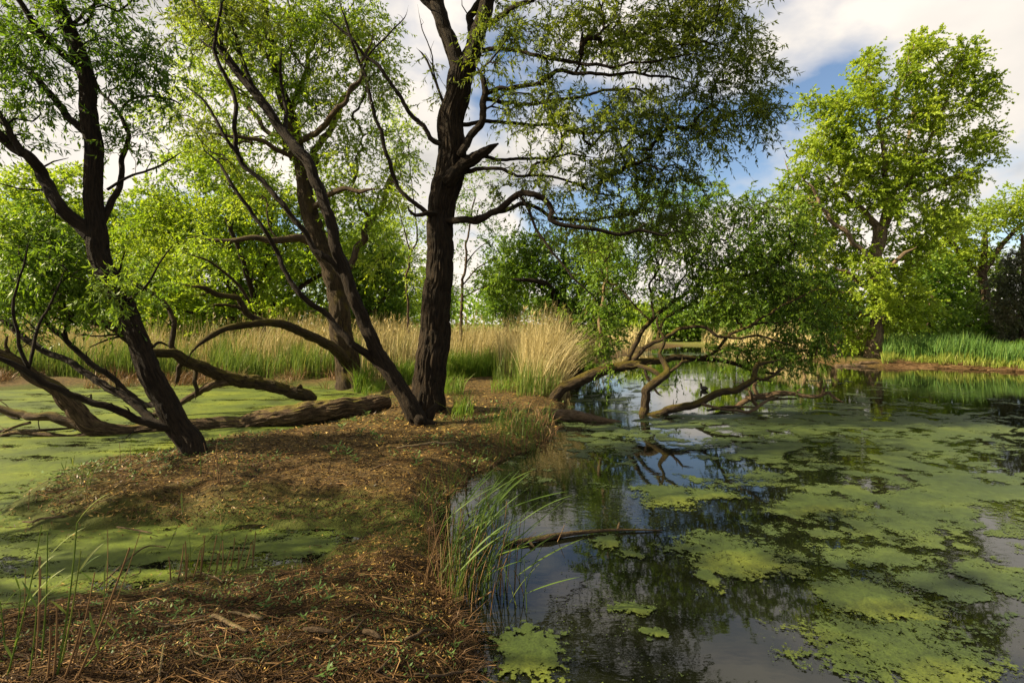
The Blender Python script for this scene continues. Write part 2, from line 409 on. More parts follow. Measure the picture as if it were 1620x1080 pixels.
def height(P):
    P = np.asarray(P, float).reshape(-1, 2)
    wig = (fbm(P * 2.3, 4, 11, .6) - 0.5) * 0.34
    sr, sl = sdf(P, W_RIGHT) + wig, sdf(P, W_LEFT) + wig * 1.6
    lr = np.where(sr > 0, 0.20 * (1 - np.exp(-np.maximum(sr, 0) / 0.22)), -0.45 * (1 - np.exp(np.minimum(sr, 0) / 0.35)))
    ll = np.where(sl > 0, 0.26 * (1 - np.exp(-np.maximum(sl, 0) / 0.85)), -0.40 * (1 - np.exp(np.minimum(sl, 0) / 0.9)))
    z = np.minimum(lr, ll)
    land = np.clip(np.minimum(sr, sl) / 0.4, 0, 1)
    z = z + land * ((fbm(P * 1.1, 4, 3) - 0.45) * 0.16 + (fbm(P * 7.0, 3, 8) - 0.5) * 0.055)
    return z

def GZ(px, py):
    z = 0.15
    for _ in range(5):
        x, Y = G(px, py, z); z = float(height([[x, Y]])[0])
    return np.array([x, Y, z])

def axis(fine0, fine1, step, lo, hi, g=1.09):
    a = list(np.arange(fine0, fine1, step)); s = step; v = fine1
    while v < hi: a.append(v); s *= g; v += s
    a.append(hi); s = step; v = fine0 - step; b = []
    while v > lo: b.append(v); s *= g; v -= s
    b.append(lo)
    return np.array(b[::-1] + a)

xs = axis(-6.6, 1.4, 0.068, -900, 900, 1.1); ys = axis(1.8, 10.5, 0.07, -300, 1500, 1.1)
gx, gy = np.meshgrid(xs, ys); GP = np.stack([gx.ravel(), gy.ravel()], -1)
gz = height(GP)
nx, ny = len(xs), len(ys)
ii = (np.arange(ny - 1)[:, None] * nx + np.arange(nx - 1)[None]).ravel()
quads = np.stack([ii, ii + 1, ii + nx + 1, ii + nx], -1)
sl = sdf(GP, W_LEFT)
alg = np.clip(1.0 - sl / 0.85, 0, 1) * 0.72
alg += 0.30 * np.clip((fbm(GP * 1.4, 3, 19) - 0.50) * 6, 0, 1) * (GP[:, 1] < 13)
alg += 0.45 * np.exp(-(((GP - G(470, 850)) / np.array([1.0, 0.55])) ** 2).sum(1))
turf = np.clip((GP[:, 1] - 14.2) / 2.0, 0, 1) * np.clip(sdf(GP, W_RIGHT) / 1.5 - .4, 0, 1)
ground = make_mesh("ground", np.column_stack([GP, gz]), [quads], M['soil'], vcol={"algae": alg, "turf": turf})
tag(ground, "brown muddy bank strewn with reed litter between two ponds", kind="structure")
wv = np.array([[-900, -300, 0], [900, -300, 0], [900, 1500, 0], [-900, 1500, 0]], float)
water = make_mesh("water", wv, [np.array([[0, 1, 2, 3]])], M['water'])
tag(water, "dark still pond water reflecting clouds and branches", kind="structure")
# far land lies above the water sheet everywhere outside the two ponds

# ------------------------------------------------------------------ floating weed
def weed_sheet(X, Yg, field, z0=0.005, dome=0.004):
    """X,Yg: vertex grids; keeps cells with field > 0 and pulls outside corners on to the edge"""
    ny, nx = X.shape
    f = field; c = (f[:-1, :-1] + f[1:, :-1] + f[:-1, 1:] + f[1:, 1:]) / 4 > -0.28
    V = np.stack([X, Yg, z0 + dome * np.clip(f, 0, 1)], -1).reshape(-1, 3)
    ii = (np.arange(ny - 1)[:, None] * nx + np.arange(nx - 1)[None])[c]
    Q = np.stack([ii, ii + 1, ii + nx + 1, ii + nx], -1)
    used = np.unique(Q); mp = np.zeros(len(V), int); mp[used] = np.arange(len(used))
    return V[used], mp[Q], f.reshape(-1)[used]

def proj_grid(y0, y1, ratio, u0, u1, du):
    n = int(math.log(y1 / y0) / math.log(ratio)); Y = y0 * ratio ** np.arange(n)
    u = np.arange(u0, u1, du)
    return Y[:, None] * u[None] , np.repeat(Y[:, None], len(u), 1)

# named mats near the camera: (centre px, half width px, half height px, label)
MATS = [((1468, 1046), 165, 62, "large bright yellow-green algae mat at the near right corner of the pond"),
        ((1372, 948), 82, 30, "oval dull green algae mat floating just beyond the bright corner mat"),
        ((1150, 874), 92, 34, "yellow-green algae mat drifting right of the floating stick"),
        ((960, 856), 24, 11, "small round algae patch right beside the floating stick"),
        ((997, 877), 20, 7, "tiny bright algae scrap just below the small patch by the stick"),
        ((1000, 963), 40, 10, "thin dull algae streak on dark water below the stick"),
        ((1035, 1001), 21, 10, "small lone algae scrap near the bottom of the dark water"),
        ((1125, 918), 16, 17, "small bright algae scrap hanging below the drifting yellow-green mat"),
        ((1060, 785), 50, 16, "flat green algae mat amid the reflected branches"),
        ((1125, 781), 40, 9, "narrow green algae mat right of the one amid reflected branches"),
        ((830, 1040), 60, 42, "speckled dim duckweed patch against the near bank"),
        ((1290, 800), 75, 16, "long pale green algae mat in the middle of the right pond")]
rg = np.random.default_rng(5)
for k, ((px, py), hw, hh, lab) in enumerate(MATS):
    c = G(px, py); a = hw / F * c[1]
    b = (G(px, py - hh)[1] - G(px, py + hh)[1]) / 2; cy = (G(px, py - hh)[1] + G(px, py + hh)[1]) / 2
    st = max(0.010, 0.0032 * c[1]) * (1.3 if hw > 120 else 1.0)
    X, Yg = np.meshgrid(np.arange(-a * 1.5, a * 1.5, st), np.arange(-b * 1.5, b * 1.5, st))
    P = np.stack([X, Yg], -1)
    rr = np.sqrt((X / a) ** 2 + (Yg / b) ** 2)
    f = 1.0 - rr + (fbm(P / min(a, b) * 1.1 + k * 9, 3, k) - 0.5) * 1.3 + (fbm(P * 9 + k, 3, 60 + k) - 0.5) * 0.4 + (fbm(P * 34 + k, 3, 40 + k) - 0.5) * (1.9 if k == 10 else 0.8)
    V, Q, E = weed_sheet(X, Yg, np.clip(f * .8, -1, 1))
    o = make_mesh("algae_mat", V, [Q], M['algae'], vcol={'edge': E}, loc=(c[0], cy, 0.004))
    tag(o, lab, "algae mat", "algae mats floating on the near pond")

X, Yg = proj_grid(2.3, 44, 1.0078, -0.25, 1.36, 0.0046)
P = np.stack([X, Yg], -1)
px = CX + X / Yg * F; py = HY + H * F / Yg
cov = np.full(X.shape, -0.50)
def bump_cov(cx, cy, rx, ry, amp):
    global cov
    cov = np.maximum(cov, -0.50 + amp * np.exp(-(((px - cx) / rx) ** 2 + ((py - cy) / ry) ** 2) ** 1.5))
for q in [(1400, 700, 340, 72, 1.08), (1520, 800, 260, 95, 0.98), (1230, 690, 180, 42, 0.95), (1560, 900, 160, 70, 0.95), (960, 625, 100, 22, 0.72),
          (960, 700, 110, 38, 0.95), (1100, 665, 130, 20, 0.80), (1330, 820, 150, 60, 0.86), (1450, 880, 160, 55, 0.9), (1570, 640, 130, 16, 0.40), (1180, 755, 130, 30, 0.70),
          (1330, 600, 130, 8, 0.42), (1100, 560, 120, 5, 0.62), (1290, 668, 130, 22, 0.7), (1560, 985, 130, 50, 0.62), (1380, 640, 160, 10, 0.45), (1760, 780, 200, 110, .9), (1760, 1000, 160, 120, .8)]: bump_cov(*q)
PW = P * np.array([1.0, 1.25])
n = (fbm(PW * 0.9, 4, 71) - 0.5) * 1.15 + (fbm(PW * 3.2, 4, 72) - 0.5) * 1.15 + (fbm(PW * 12, 3, 73) - 0.5) * 0.8 * np.clip(10 / Yg, 0, 1)
rid = 1 - np.abs(fbm(PW * np.array([2.1, 1.7]) + 3, 4, 75) - 0.5) * 9
n = n - np.clip(rid, 0, 1) * 0.62
f = cov + n
f = np.where((sdf(P.reshape(-1, 2), W_RIGHT) < -0.02).reshape(X.shape), f, -1)
V, Q, E = weed_sheet(X, Yg, np.clip(f, -1, 1), dome=0.006)
tag(make_mesh("duckweed", V, [Q], M['duckweed'], vcol={'edge': E}), "broken sheets of pale green duckweed covering the right pond", "duckweed", kind="stuff")
# specks of loose duckweed
rs = np.random.default_rng(31)
n = 9000
Y = 2.3 * (7.0) ** rs.random(n); u = rs.uniform(-0.08, 1.05, n)
P2 = np.stack([u * Y, Y], -1)
keep = (sdf(P2, W_RIGHT) < -0.03) & (fbm(P2 * 1.6, 4, 90) + 0.12 * rs.random(n) > 0.65)
P2 = P2[keep]; n = len(P2)
s = rs.uniform(0.002, 0.006, n) * np.clip(P2[:, 1] / 3, 1, 3); a0 = rs.uniform(0, 6.28, n)
V = np.stack([np.column_stack([P2[:, 0] + s * np.cos(a0 + k * 1.5708), P2[:, 1] + s * np.sin(a0 + k * 1.5708), np.full(n, 0.006)]) for k in range(4)], 1).reshape(-1, 3)
tag(make_mesh("duckweed_specks", V, [np.arange(4 * n).reshape(-1, 4)], M['algae'], smooth=False, vcol={'edge': np.ones(4 * n)}), "loose specks of duckweed on the dark water", "duckweed", kind="stuff")
# left pond: nearly closed film
X, Yg = proj_grid(2.6, 16, 1.0095, -1.30, -0.14, 0.0055)
P = np.stack([X, Yg], -1); sd = sdf(P.reshape(-1, 2), W_LEFT).reshape(X.shape)
PW = P * np.array([0.7, 2.0])
f = 0.38 - 0.30 * np.clip((5.2 - Yg) / 1.5, 0, 1) * np.clip((X / Yg + 0.85) / 0.35, 0, 1) + (fbm(PW * 1.4, 4, 55) - 0.5) * 1.3 + (fbm(PW * 7, 3, 56) - 0.5) * 1.2
f = np.where(sd < 0.5, f, -1)
V, Q, E = weed_sheet(X, Yg, np.clip(f, -1, 1), dome=0.004)
tag(make_mesh("duckweed_film", V, [Q], M['left_weed'], vcol={'edge': E}), "smooth bright green duckweed film over the left pond", "duckweed", kind="stuff")

# ------------------------------------------------------------------ trees
def leaf_quads(B, D, S, L, W, curl=0.15):
    """diamond leaves: base B, direction D, side S, length L, half width W"""
    n = len(B); L = L[:, None]; W = W[:, None]
    nrm = np.cross(D, S)
    mid = B + D * L * 0.42 + nrm * L * curl * 0.5
    V = np.stack([B, mid + S * W, B + D * L - nrm * L * curl * 0.4, mid - S * W], 1).reshape(-1, 3)
    return V, np.arange(4 * n).reshape(-1, 4)

def ribbon_tubes(C, R, n=3):
    """C (T,K,3) curves, R (T,K) radii -> thin tubes"""
    T_, K = C.shape[:2]
    t = unit(np.gradient(C, axis=1)); ref = np.where(np.abs(t[..., 2:3]) > 0.9, np.array([1., 0, 0]), np.array([0, 0, 1.]))
    a = unit(np.cross(t, ref)); b = np.cross(t, a)
    V = np.stack([C + R[..., None] * (math.cos(k * 2 * math.pi / n) * a + math.sin(k * 2 * math.pi / n) * b) for k in range(n)], 2)
    base = (np.arange(T_)[:, None, None] * K + np.arange(K - 1)[None, :, None]) * n
    j = np.arange(n)[None, None]; j2 = (j + 1) % n
    Q = np.stack([base + j, base + j2, base + n + j2, base + n + j], -1).reshape(-1, 4)
    return V.reshape(-1, 3), Q

class Tree:
    def __init__(s, name, label, base, cat="tree", group=None, seed=1, bark='bark_dark', detail=1.0):
        s.base = np.asarray(base, float); s.root = thing(name, s.base, label, cat, group)
        s.rng = np.random.default_rng(seed); s.seed = seed; s.bark = bark; s.detail = detail
        s.P = []; s.plen = []; s.par = []; s.att = []; s.rad = []; s.D = []; s.paths = []; s.twigs = []; s.nlimb = 0
    def limb(s, pts, Y0, attach=0.35, name="limb", bark=None, n=None, flare=None, barkamp=0.10, lump=0.06, step=None, label=None, groove=4.0, parent=None):
        """pts: (px, py, width_px[, dY])"""
        W, R = [], []
        for q in pts:
            Y = Y0 + (q[3] if len(q) > 3 else 0.0)
            W.append(U(q[0], q[1], Y)); R.append(q[2] * 0.5 * 0.88 * Y / F)
        return s.limb_w(np.array(W), np.array(R), attach, name, bark, n, flare, barkamp, lump, step, label, parent, groove)
    def limb_w(s, W, R, attach=0.35, name="limb", bark=None, n=None, flare=None, barkamp=0.10, lump=0.06, step=None, label=None, parent=None, groove=4.0):
        rm = R.max(); step = step or min(max(rm * 0.5, 0.03), 0.25)
        C = catmull(np.column_stack([W, R]), step)
        P, R = C[:, :3], np.maximum(C[:, 3], 0.002)
        if name in ('limb', 'side_branch'): R = R * np.clip((1 - np.arange(len(R)) / (len(R) - 1)) / 0.18, 0.22, 1)
        jit = (np.stack([fbm(np.column_stack([np.arange(len(P)) * step * 2.2 / max(.3, rm * 6), np.full(len(P), k * 7.7 + s.nlimb)]), 3, s.seed + k) for k in range(3)], 1) - 0.5)
        fade = np.minimum(1, np.arange(len(P)) / 6.0)[:, None]
        jl = (np.stack([fbm(np.column_stack([np.arange(len(P)) * step * 0.9 / max(.12, rm * 5) + 3.3, np.full(len(P), k * 5.1 + s.nlimb * 1.7)]), 2, s.seed + 9 + k) for k in range(3)], 1) - 0.5)
        kf = 0.5
        P = P + (jit * R[:, None] * 0.9 + jl * (R[:, None] + rm * .5) * kf) * fade
        if rm < .11 and len(P) > 8:
            kn = np.linspace(0, len(P) - 1, max(4, int(len(P) * step / .28))); kk = s.rng.normal(size=(len(kn), 3)) * (0.45 * rm + .006); kk[0] = 0
            P = P + np.stack([np.interp(np.arange(len(P)), kn, kk[:, a_]) for a_ in range(3)], 1)
        n = n or int(np.clip(rm / 0.008, 6, 40))
        V, Q, T, bco = tube(P, R, n, s.seed + s.nlimb, barkamp if rm > 0.03 else barkamp * 0.5, lump, flare, True, groove)
        if name in ('limb', 'side_branch') and rm < .12 and s.base[1] < 16:   # snapped side twigs
            for _ in range(int(s.rng.integers(2, 6))):
                j = int(s.rng.integers(len(P) // 5, max(len(P) // 5 + 1, int(len(P) * .9)))); ln = s.rng.uniform(.08, .42) * (0.6 + rm * 8); r0 = min(R[j] * .5, .012)
                tg_ = P[min(j + 1, len(P) - 1)] - P[max(j - 1, 0)]; tg_ = tg_ / (np.linalg.norm(tg_) + 1e-9)
                d_ = unit(tg_ * .6 + s.rng.normal(size=3) * .7 + np.array([0, 0, .35])); m_ = unit(d_ + s.rng.normal(size=3) * .35)
                C_ = np.array([P[j], P[j] + d_ * ln * .5, P[j] + d_ * ln * .5 + m_ * ln * .5]); v_, q_ = ribbon_tubes(C_[None], np.array([[r0, r0 * .7, r0 * .25]]), 4)
                Q = np.vstack([Q, q_ + len(V)]); V = np.vstack([V, v_]); bco = np.vstack([bco, v_])
        o = make_mesh(name, V - s.base, [Q, T], M[bark or s.bark], parent or s.root, bco=bco)
        if label: o["label"] = label
        s.nlimb += 1
        # nodes for growth
        stride = max(1, int(0.12 / step)); idx = np.arange(0, len(P), stride)
        sl = np.concatenate([[0], np.cumsum(np.linalg.norm(np.diff(P, axis=0), axis=1))])
        if s.P:
            d = np.linalg.norm(np.array(s.P) - P[0], axis=1); j0 = int(d.argmin()); p0 = s.plen[j0]
        else: j0, p0 = -1, 0.0
        tg = unit(np.gradient(P, axis=0))
        for k in idx:
            s.P.append(P[k]); s.plen.append(p0 + sl[k]); s.par.append(j0); j0 = len(s.P) - 1
            s.att.append(attach is not None and sl[k] >= attach * sl[-1]); s.rad.append(R[k]); s.D.append(tg[k])
        return o
    def blobs(s, lst, Y0, scale=1.0):
        out = []
        for b in lst:
            px, py, rx, ry, n = b[:5]; dY = b[5] if len(b) > 5 else 0.0; rY = b[6] if len(b) > 6 else 0.9 * (rx + ry) / 2 / F * Y0
            n = int(n * scale)
            v = unit(s.rng.normal(size=(n, 3))) * (s.rng.random((n, 1)) ** 0.45)
            Y = Y0 + dY + v[:, 1] * rY
            out.append(np.stack([U(px + v[i, 0] * rx, py + v[i, 2] * ry, Y[i]) for i in range(n)]))
        return np.vstack(out)
    def grow(s, A, bf=0.3, step=0.22, wig=0.10, lift=0.12):
        A = A[A[:, 2] > 0.05]
        P = np.array(s.P); C = np.array(s.plen); att = np.array(s.att)
        ai = np.nonzero(att)[0]
        best = np.full(len(A), 1e9); bj = np.zeros(len(A), int)
        for c0 in range(0, len(A), 300):
            d = np.linalg.norm(A[c0:c0 + 300, None] - P[ai][None], axis=2) + bf * C[ai][None]
            k = d.argmin(1); best[c0:c0 + 300] = d[np.arange(len(k)), k]; bj[c0:c0 + 300] = ai[k]
        alive = np.ones(len(A), bool); n0 = len(P)
        for it in range(len(A)):
            i = int(np.where(alive, best, 1e18).argmin()); alive[i] = False
            j = int(bj[i]); p0 = s.P[j]; a = A[i]; v = a - p0; d = np.linalg.norm(v)
            if d < 1e-3: continue
            k = max(2, int(math.ceil(d / step)))
            t = (np.arange(1, k + 1) / k)[:, None]
            d0 = s.D[j] * 0.75 + v / d * 0.6 + np.array([0, 0, 0.15])
            c1 = p0 + unit(d0) * d * 0.4 + np.array([0, 0, lift * d])
            path = (1 - t) ** 2 * p0 + 2 * t * (1 - t) * c1 + t * t * a
            if k > 2: path[:-1] += s.rng.normal(size=(k - 1, 3)) * wig * d / k
            full = np.vstack([p0, path]); tg = unit(np.diff(full, axis=0))
            pl = s.plen[j]; prev = j; ids = [j]
            for m in range(k):
                pl += np.linalg.norm(full[m + 1] - full[m])
                s.P.append(full[m + 1]); s.plen.append(pl); s.par.append(prev); s.D.append(tg[m]); s.rad.append(0.0); s.att.append(True)
                prev = len(s.P) - 1; ids.append(prev)
            s.paths.append(ids)
            nd_ = np.linalg.norm(A[:, None] - path[None], axis=2) + bf * np.array(s.plen[-k:])[None]
            kk = nd_.argmin(1); nb = nd_[np.arange(len(A)), kk]
            up = nb < best; best[up] = nb[up]; bj[up] = len(s.P) - k + kk[up]
    def finish(s, leaf, L=0.08, wr=0.13, m=4, nl=14, tl=0.45, droop=0.5, rt=0.0022, tw_bark=None, twiglets=True, leafdroop=0.35, spread=0.9, name="crown", pw=0.47, Lvar=0.35):
        n = len(s.P); cnt = np.zeros(n)
        for ids in s.paths: cnt[ids[-1]] += 1
        par = np.array(s.par)
        for i in range(n - 1, -1, -1):
            if par[i] >= 0: cnt[par[i]] += cnt[i]
        rad = np.array(s.rad); P = np.array(s.P)
        Vs, Qs, off, Bs = [], [], 0, []
        tb = M[tw_bark or s.bark]
        for ids in s.paths:
            r = np.maximum(rt * 1.4, rt * 1.5 * np.maximum(cnt[ids], 1) ** pw)
            r[0] = r[1] if len(r) > 1 else r[0]
            if rad[ids[0]] > 0: r = np.minimum(r, rad[ids[0]] * 0.85)
            pts = P[ids]; ns = 3 if r.max() < 0.006 else (4 if r.max() < 0.012 else 6)
            v, q = ribbon_tubes(pts[None], r[None], ns)
            Vs.append(v); Qs.append(q + off); off += len(v)
            Bs.append(v * 1.0)
        # leafy twiglets
        ends = P[[ids[-1] for ids in s.paths]]; ed = np.array([s.D[ids[-1]] for ids in s.paths])
        st = P[[ids[-2] for ids in s.paths]]
        T_ = len(ends) * m
        e = np.repeat(ends, m, 0); d = np.repeat(ed, m, 0); b = np.repeat(st, m, 0)
        f = s.rng.random((T_, 1)) ** 0.6
        org = b + (e - b) * f
        dir_ = unit(d * 0.7 + s.rng.normal(size=(T_, 3)) * spread * 0.6 + np.array([0, 0, 0.1]))
        ln = tl * s.rng.uniform(0.5, 1.25, (T_, 1))
        K = 4; t = np.linspace(0, 1, K)[None, :, None]
        C = org[:, None] + dir_[:, None] * ln[:, None] * t + np.array([0, 0, -1.0]) * (droop * ln[:, None] * t ** 2 * s.rng.uniform(0.3, 1.2, (T_, 1, 1)))
        if twiglets:
            R = np.repeat(np.linspace(1.0, 0.45, K)[None], T_, 0) * rt
            v, q = ribbon_tubes(C[:, [0, 1, 3]], R[:, [0, 1, 3]], 3); Vs.append(v); Qs.append(q + off); off += len(v); Bs.append(v)
        V, Q, Bc = np.vstack(Vs), np.vstack(Qs), np.vstack(Bs)
        # leaves
        N = T_ * nl
        ti = np.repeat(np.arange(T_), nl); tt = s.rng.uniform(0.08, 1.0, N) * (K - 1)
        k0 = np.minimum(tt.astype(int), K - 2); fr = (tt - k0)[:, None]
        p = C[ti, k0] * (1 - fr) + C[ti, k0 + 1] * fr; tg = unit(C[ti, k0 + 1] - C[ti, k0])
        D = unit(tg * 0.7 + s.rng.normal(size=(N, 3)) * 0.55 + np.array([0, 0, -leafdroop]))
        S = unit(np.cross(D, s.rng.normal(size=(N, 3)) * 0.8 + np.array([0, 0, 1.0]))); S = unit(np.cross(D, np.cross(S, D)))
        LL = L * (1 + Lvar * s.rng.uniform(-1, 0.9, N)); WW = LL * wr * s.rng.uniform(0.8, 1.25, N)
        VL, QL = leaf_quads(p, D, S, LL, WW)
        clump = fbm(p * 0.9, 2, s.seed + 77); rn = np.clip(0.5 + (clump - 0.5) * 1.4 + s.rng.normal(size=N) * 0.2, 0, 1)
        o = make_mesh(name, VL - s.base, [QL], M[leaf], s.root, rnd=rn, smooth=False); o["kind"] = "stuff"
        w = make_mesh("twigs", V - s.base, [Q], tb, o, bco=Bc); w["kind"] = "stuff"
        s.nleaf = N
        return s

def base_at(px, py, Y): 
    p = U(px, py, Y); p[2] = float(height([[p[0], p[1]]])[0]); return p

# --- the big willow in the middle
Y = 8.8
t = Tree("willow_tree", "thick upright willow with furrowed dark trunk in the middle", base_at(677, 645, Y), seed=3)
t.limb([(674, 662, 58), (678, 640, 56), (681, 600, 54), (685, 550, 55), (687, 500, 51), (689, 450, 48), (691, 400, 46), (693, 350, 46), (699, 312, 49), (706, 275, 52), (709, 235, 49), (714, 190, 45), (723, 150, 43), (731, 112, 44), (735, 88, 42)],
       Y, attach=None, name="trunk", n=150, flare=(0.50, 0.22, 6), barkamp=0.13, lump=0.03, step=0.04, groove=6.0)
t.limb([(726, 108, 30), (712, 72, 28), (699, 42, 26), (692, 15, 27), (688, -20, 26), (682, -90, 22), (670, -190, 16), (655, -300, 9)], Y, attach=0.35, n=30)
t.limb([(738, 108, 34), (752, 74, 32), (758, 40, 28), (770, 5, 25), (786, -60, 22, -.2), (812, -150, 16, -.4), (850, -260, 9, -.6)], Y, attach=0.2, n=30)
t.limb([(744, 80, 18), (748, 40, 15), (752, 0, 13), (748, -60, 11, .3), (740, -160, 6, .5)], Y + .1, attach=0.5)
t.limb([(690, 18, 14), (672, 6, 12), (655, -6, 10), (620, -30, 7), (570, -70, 4)], Y, attach=0.5)
t.limb([(706, 290, 28), (730, 264, 25), (752, 250, 20), (772, 238, 13), (788, 228, 3)], Y - .12, attach=None, name="broken_limb", barkamp=0.3, lump=.12, step=.03, label="torn stub of a broken limb", n=28)
t.limb([(728, 246, 15), (743, 218, 14), (757, 192, 13), (766, 162, 13), (770, 140, 12), (764, 120, 10), (752, 104, 8)], Y - .2, attach=0.5)
R_LIMBS = [
 [(768, 148, 9), (792, 142, 8.5, -.1), (830, 136, 8, -.2), (858, 130, 7.5, -.3), (890, 115, 7, -.4), (944, 118, 6, -.6), (1000, 118, 5, -.7), (1060, 124, 4, -.8), (1120, 145, 3, -.9)],
 [(766, 156, 8), (800, 158, 7, .2), (835, 163, 6.5, .4), (907, 156, 6, .7), (963, 143, 5, .9), (1020, 148, 4, 1.), (1075, 175, 3, 1.1)],
 [(752, 84, 10), (775, 76, 8, -.1), (815, 78, 7, -.3), (870, 94, 6.5, -.5), (944, 100, 5.5, -.8), (985, 108, 4.5, -.9), (1060, 96, 3.5, -1.), (1130, 90, 2.5, -1.1)],
 [(716, 196, 9), (770, 192, 7, .2), (826, 196, 6, .3), (889, 204, 5.5, .5), (944, 211, 5, .6), (980, 202, 4, .7), (1050, 220, 3, .8), (1110, 250, 2.5, .9)],
 [(735, 272, 9), (775, 268, 7, -.2), (815, 274, 6, -.3), (870, 278, 5, -.3), (930, 300, 4, -.2), (1000, 320, 3, 0)],
 [(760, 246, 7), (800, 254, 6, .1), (852, 252, 5, .3), (892, 246, 4, .5), (950, 250, 3, .8)],
 [(690, 346, 14), (730, 346, 13, -.3), (756, 345, 12, -.4), (781, 330, 12, -.5), (815, 308, 12, -.6), (835, 307, 11, -.7), (859, 316, 10, -.75), (875, 341, 9, -.8), (893, 358, 8.5, -.85), (944, 365, 7, -.9), (996, 370, 6, -.9), (1040, 366, 5, -.9), (1100, 372, 3.5, -.8)],
 [(750, 346, 9, -.4), (790, 336, 8, -.3), (822, 327, 8, -.2), (846, 330, 7, -.1), (872, 343, 6.5, 0), (930, 348, 5.5, .1), (981, 344, 4.5, .2), (1040, 335, 3.5, .3)],
 [(822, 309, 6, -.62), (841, 348, 5.5, -.7), (862, 382, 5, -.8), (884, 413, 4, -.9), (919, 450, 3.5, -1.), (950, 490, 2.5, -1.)],
 [(764, 40, 12), (800, 20, 9, -.5), (850, 0, 8, -.9), (920, -30, 7, -1.3), (1000, -60, 5, -1.7), (1080, -70, 3.5, -2.)],
 [(775, 0, 10), (830, -60, 8, -.8), (910, -120, 6, -1.5), (1000, -170, 4, -2.2)],
]
for L_ in R_LIMBS: t.limb(L_, Y, attach=0.3)
for L_ in [[(708, 232, 10), (684, 214, 9.5), (665, 192, 8.5), (648, 170, 8), (619, 133, 7), (585, 93, 6), (556, 59, 5), (522, 30, 4), (498, 2, 3)],
           [(692, 346, 11), (674, 337, 10), (658, 322, 9), (632, 290, 8), (607, 233, 7.5), (586, 163, 7), (574, 107, 6.5), (559, 67, 5.5), (541, 19, 5), (534, -30, 3.5)],
           [(702, 165, 7), (695, 143, 5), (688, 124, 4.5), (674, 93, 4), (659, 74, 2)], [(712, 172, 5), (697, 158, 4), (687, 120, 3), (683, 85, 2.5), (668, 45, 2), (660, 14, 1.5)],
           [(574, 110, 4), (588, 80, 3.5), (615, 55, 3), (640, 28, 2), (645, 8, 1)]]:
    t.limb(L_, Y - .1, attach=0.75)
t.limb([(690, 337, 9, -.2), (668, 338, 8, -.35), (652, 335, 5, -.4), (648, 328, 3, -.4)], Y, attach=None, name="broken_stub")
A = t.blobs([(860, 40, 130, 60, 95), (985, 50, 150, 75, 150), (1105, 70, 110, 85, 125), (1180, 110, 55, 70, 50), (1140, 185, 90, 65, 90), (1215, 165, 28, 40, 16), (1030, 190, 110, 60, 105), (1140, 20, 70, 40, 40), (910, 190, 120, 60, 85),
             (840, 140, 80, 60, 40), (980, 275, 110, 45, 70), (850, 290, 90, 50, 42), (1050, 265, 70, 40, 45), (930, 345, 90, 30, 40), (1050, 345, 60, 30, 40), (780, 90, 50, 70, 22),
             (1000, -110, 240, 100, 190, -.9), (800, -230, 260, 130, 150), (640, -230, 160, 130, 70), (1130, -20, 90, 50, 45, -1.)], Y - 0.3, 0.62)
t.grow(A, bf=0.18, step=0.2, lift=0.05, wig=.16)
t.grow(t.blobs([(545, 40, 60, 40, 5), (600, 130, 40, 40, 3), (700, 140, 20, 50, 3)], Y - .1), bf=0.1)
t.finish('willow_leaf', L=0.085, wr=0.125, m=5, nl=15, tl=0.42, droop=0.55, rt=0.0022)
main_willow = t

# --- slim willow leaning left from the foot of the big one
Y = 7.75
t = Tree("willow_tree", "slim willow leaning left from a knobbly stump at the foot of the big trunk", base_at(664, 672, Y), seed=5)
t.limb([(668, 688, 34), (658, 660, 34), (640, 619, 28), (607, 579, 27), (590, 550, 25), (577, 519, 24), (555, 467, 22), (537, 416, 21), (528, 385, 20), (519, 340, 19, .1), (500, 284, 19, .2), (474, 237, 19, .3), (448, 207, 17, .4), (404, 148, 16, .5), (356, 85, 13, .6), (326, 37, 10, .7), (305, 0, 9, .8), (280, -60, 6, .9)],
       Y, attach=0.78, name="trunk", n=40, barkamp=0.12, lump=0.05, step=0.04)
for L_ in [[(612, 590, 16), (590, 572, 15), (566, 553, 14, -.1), (533, 519, 12, -.2), (514, 493, 11, -.2), (477, 460, 10, -.3), (455, 438, 9, -.3), (440, 408, 8.5, -.3), (434, 390, 8, -.3), (419, 359, 7.5, -.4), (385, 311, 7, -.4), (363, 278, 6, -.4), (333, 237, 5, -.4), (318, 205, 3, -.4)],
           [(545, 440, 12), (520, 412, 11, -.1), (495, 383, 10, -.1), (474, 356, 10, -.2), (448, 319, 9.5, -.2), (407, 281, 9, -.2), (381, 252, 9, -.2), (374, 207, 8, -.2), (370, 159, 7.5, -.2), (348, 100, 7, -.2), (341, 74, 6, -.2), (348, 20, 5, -.2), (346, -40, 4, -.2), (350, -120, 2, -.2)],
           [(383, 254, 7, -.2), (356, 215, 6, -.3), (330, 170, 5, -.3), (305, 143, 4, -.3), (292, 130, 2.5, -.3)],
           [(345, 85, 5, -.2), (330, 73, 4, -.2), (316, 64, 3, -.2)],
           [(450, 208, 9, .4), (452, 178, 7, .5), (445, 140, 6, .5), (442, 108, 5, .5), (448, 70, 3, .5)],
           [(404, 150, 10, .5), (390, 110, 8, .5), (372, 60, 8, .5), (358, 20, 7, .5), (350, -40, 5, .5)]]:
    t.limb(L_, Y, attach=0.55)
t.limb([(662, 668, 22, .0), (664, 663, 19, -.14), (665, 660, 17, -.2), (665, 659, 15, -.21)], Y, attach=None, name="cut_stub", lump=.25, barkamp=.25, n=22)
t.limb([(655, 676, 26, .1), (676, 674, 22, .0), (692, 674, 10, -.05)], Y, attach=None, name="root_knob", lump=.25, barkamp=.2, n=20)
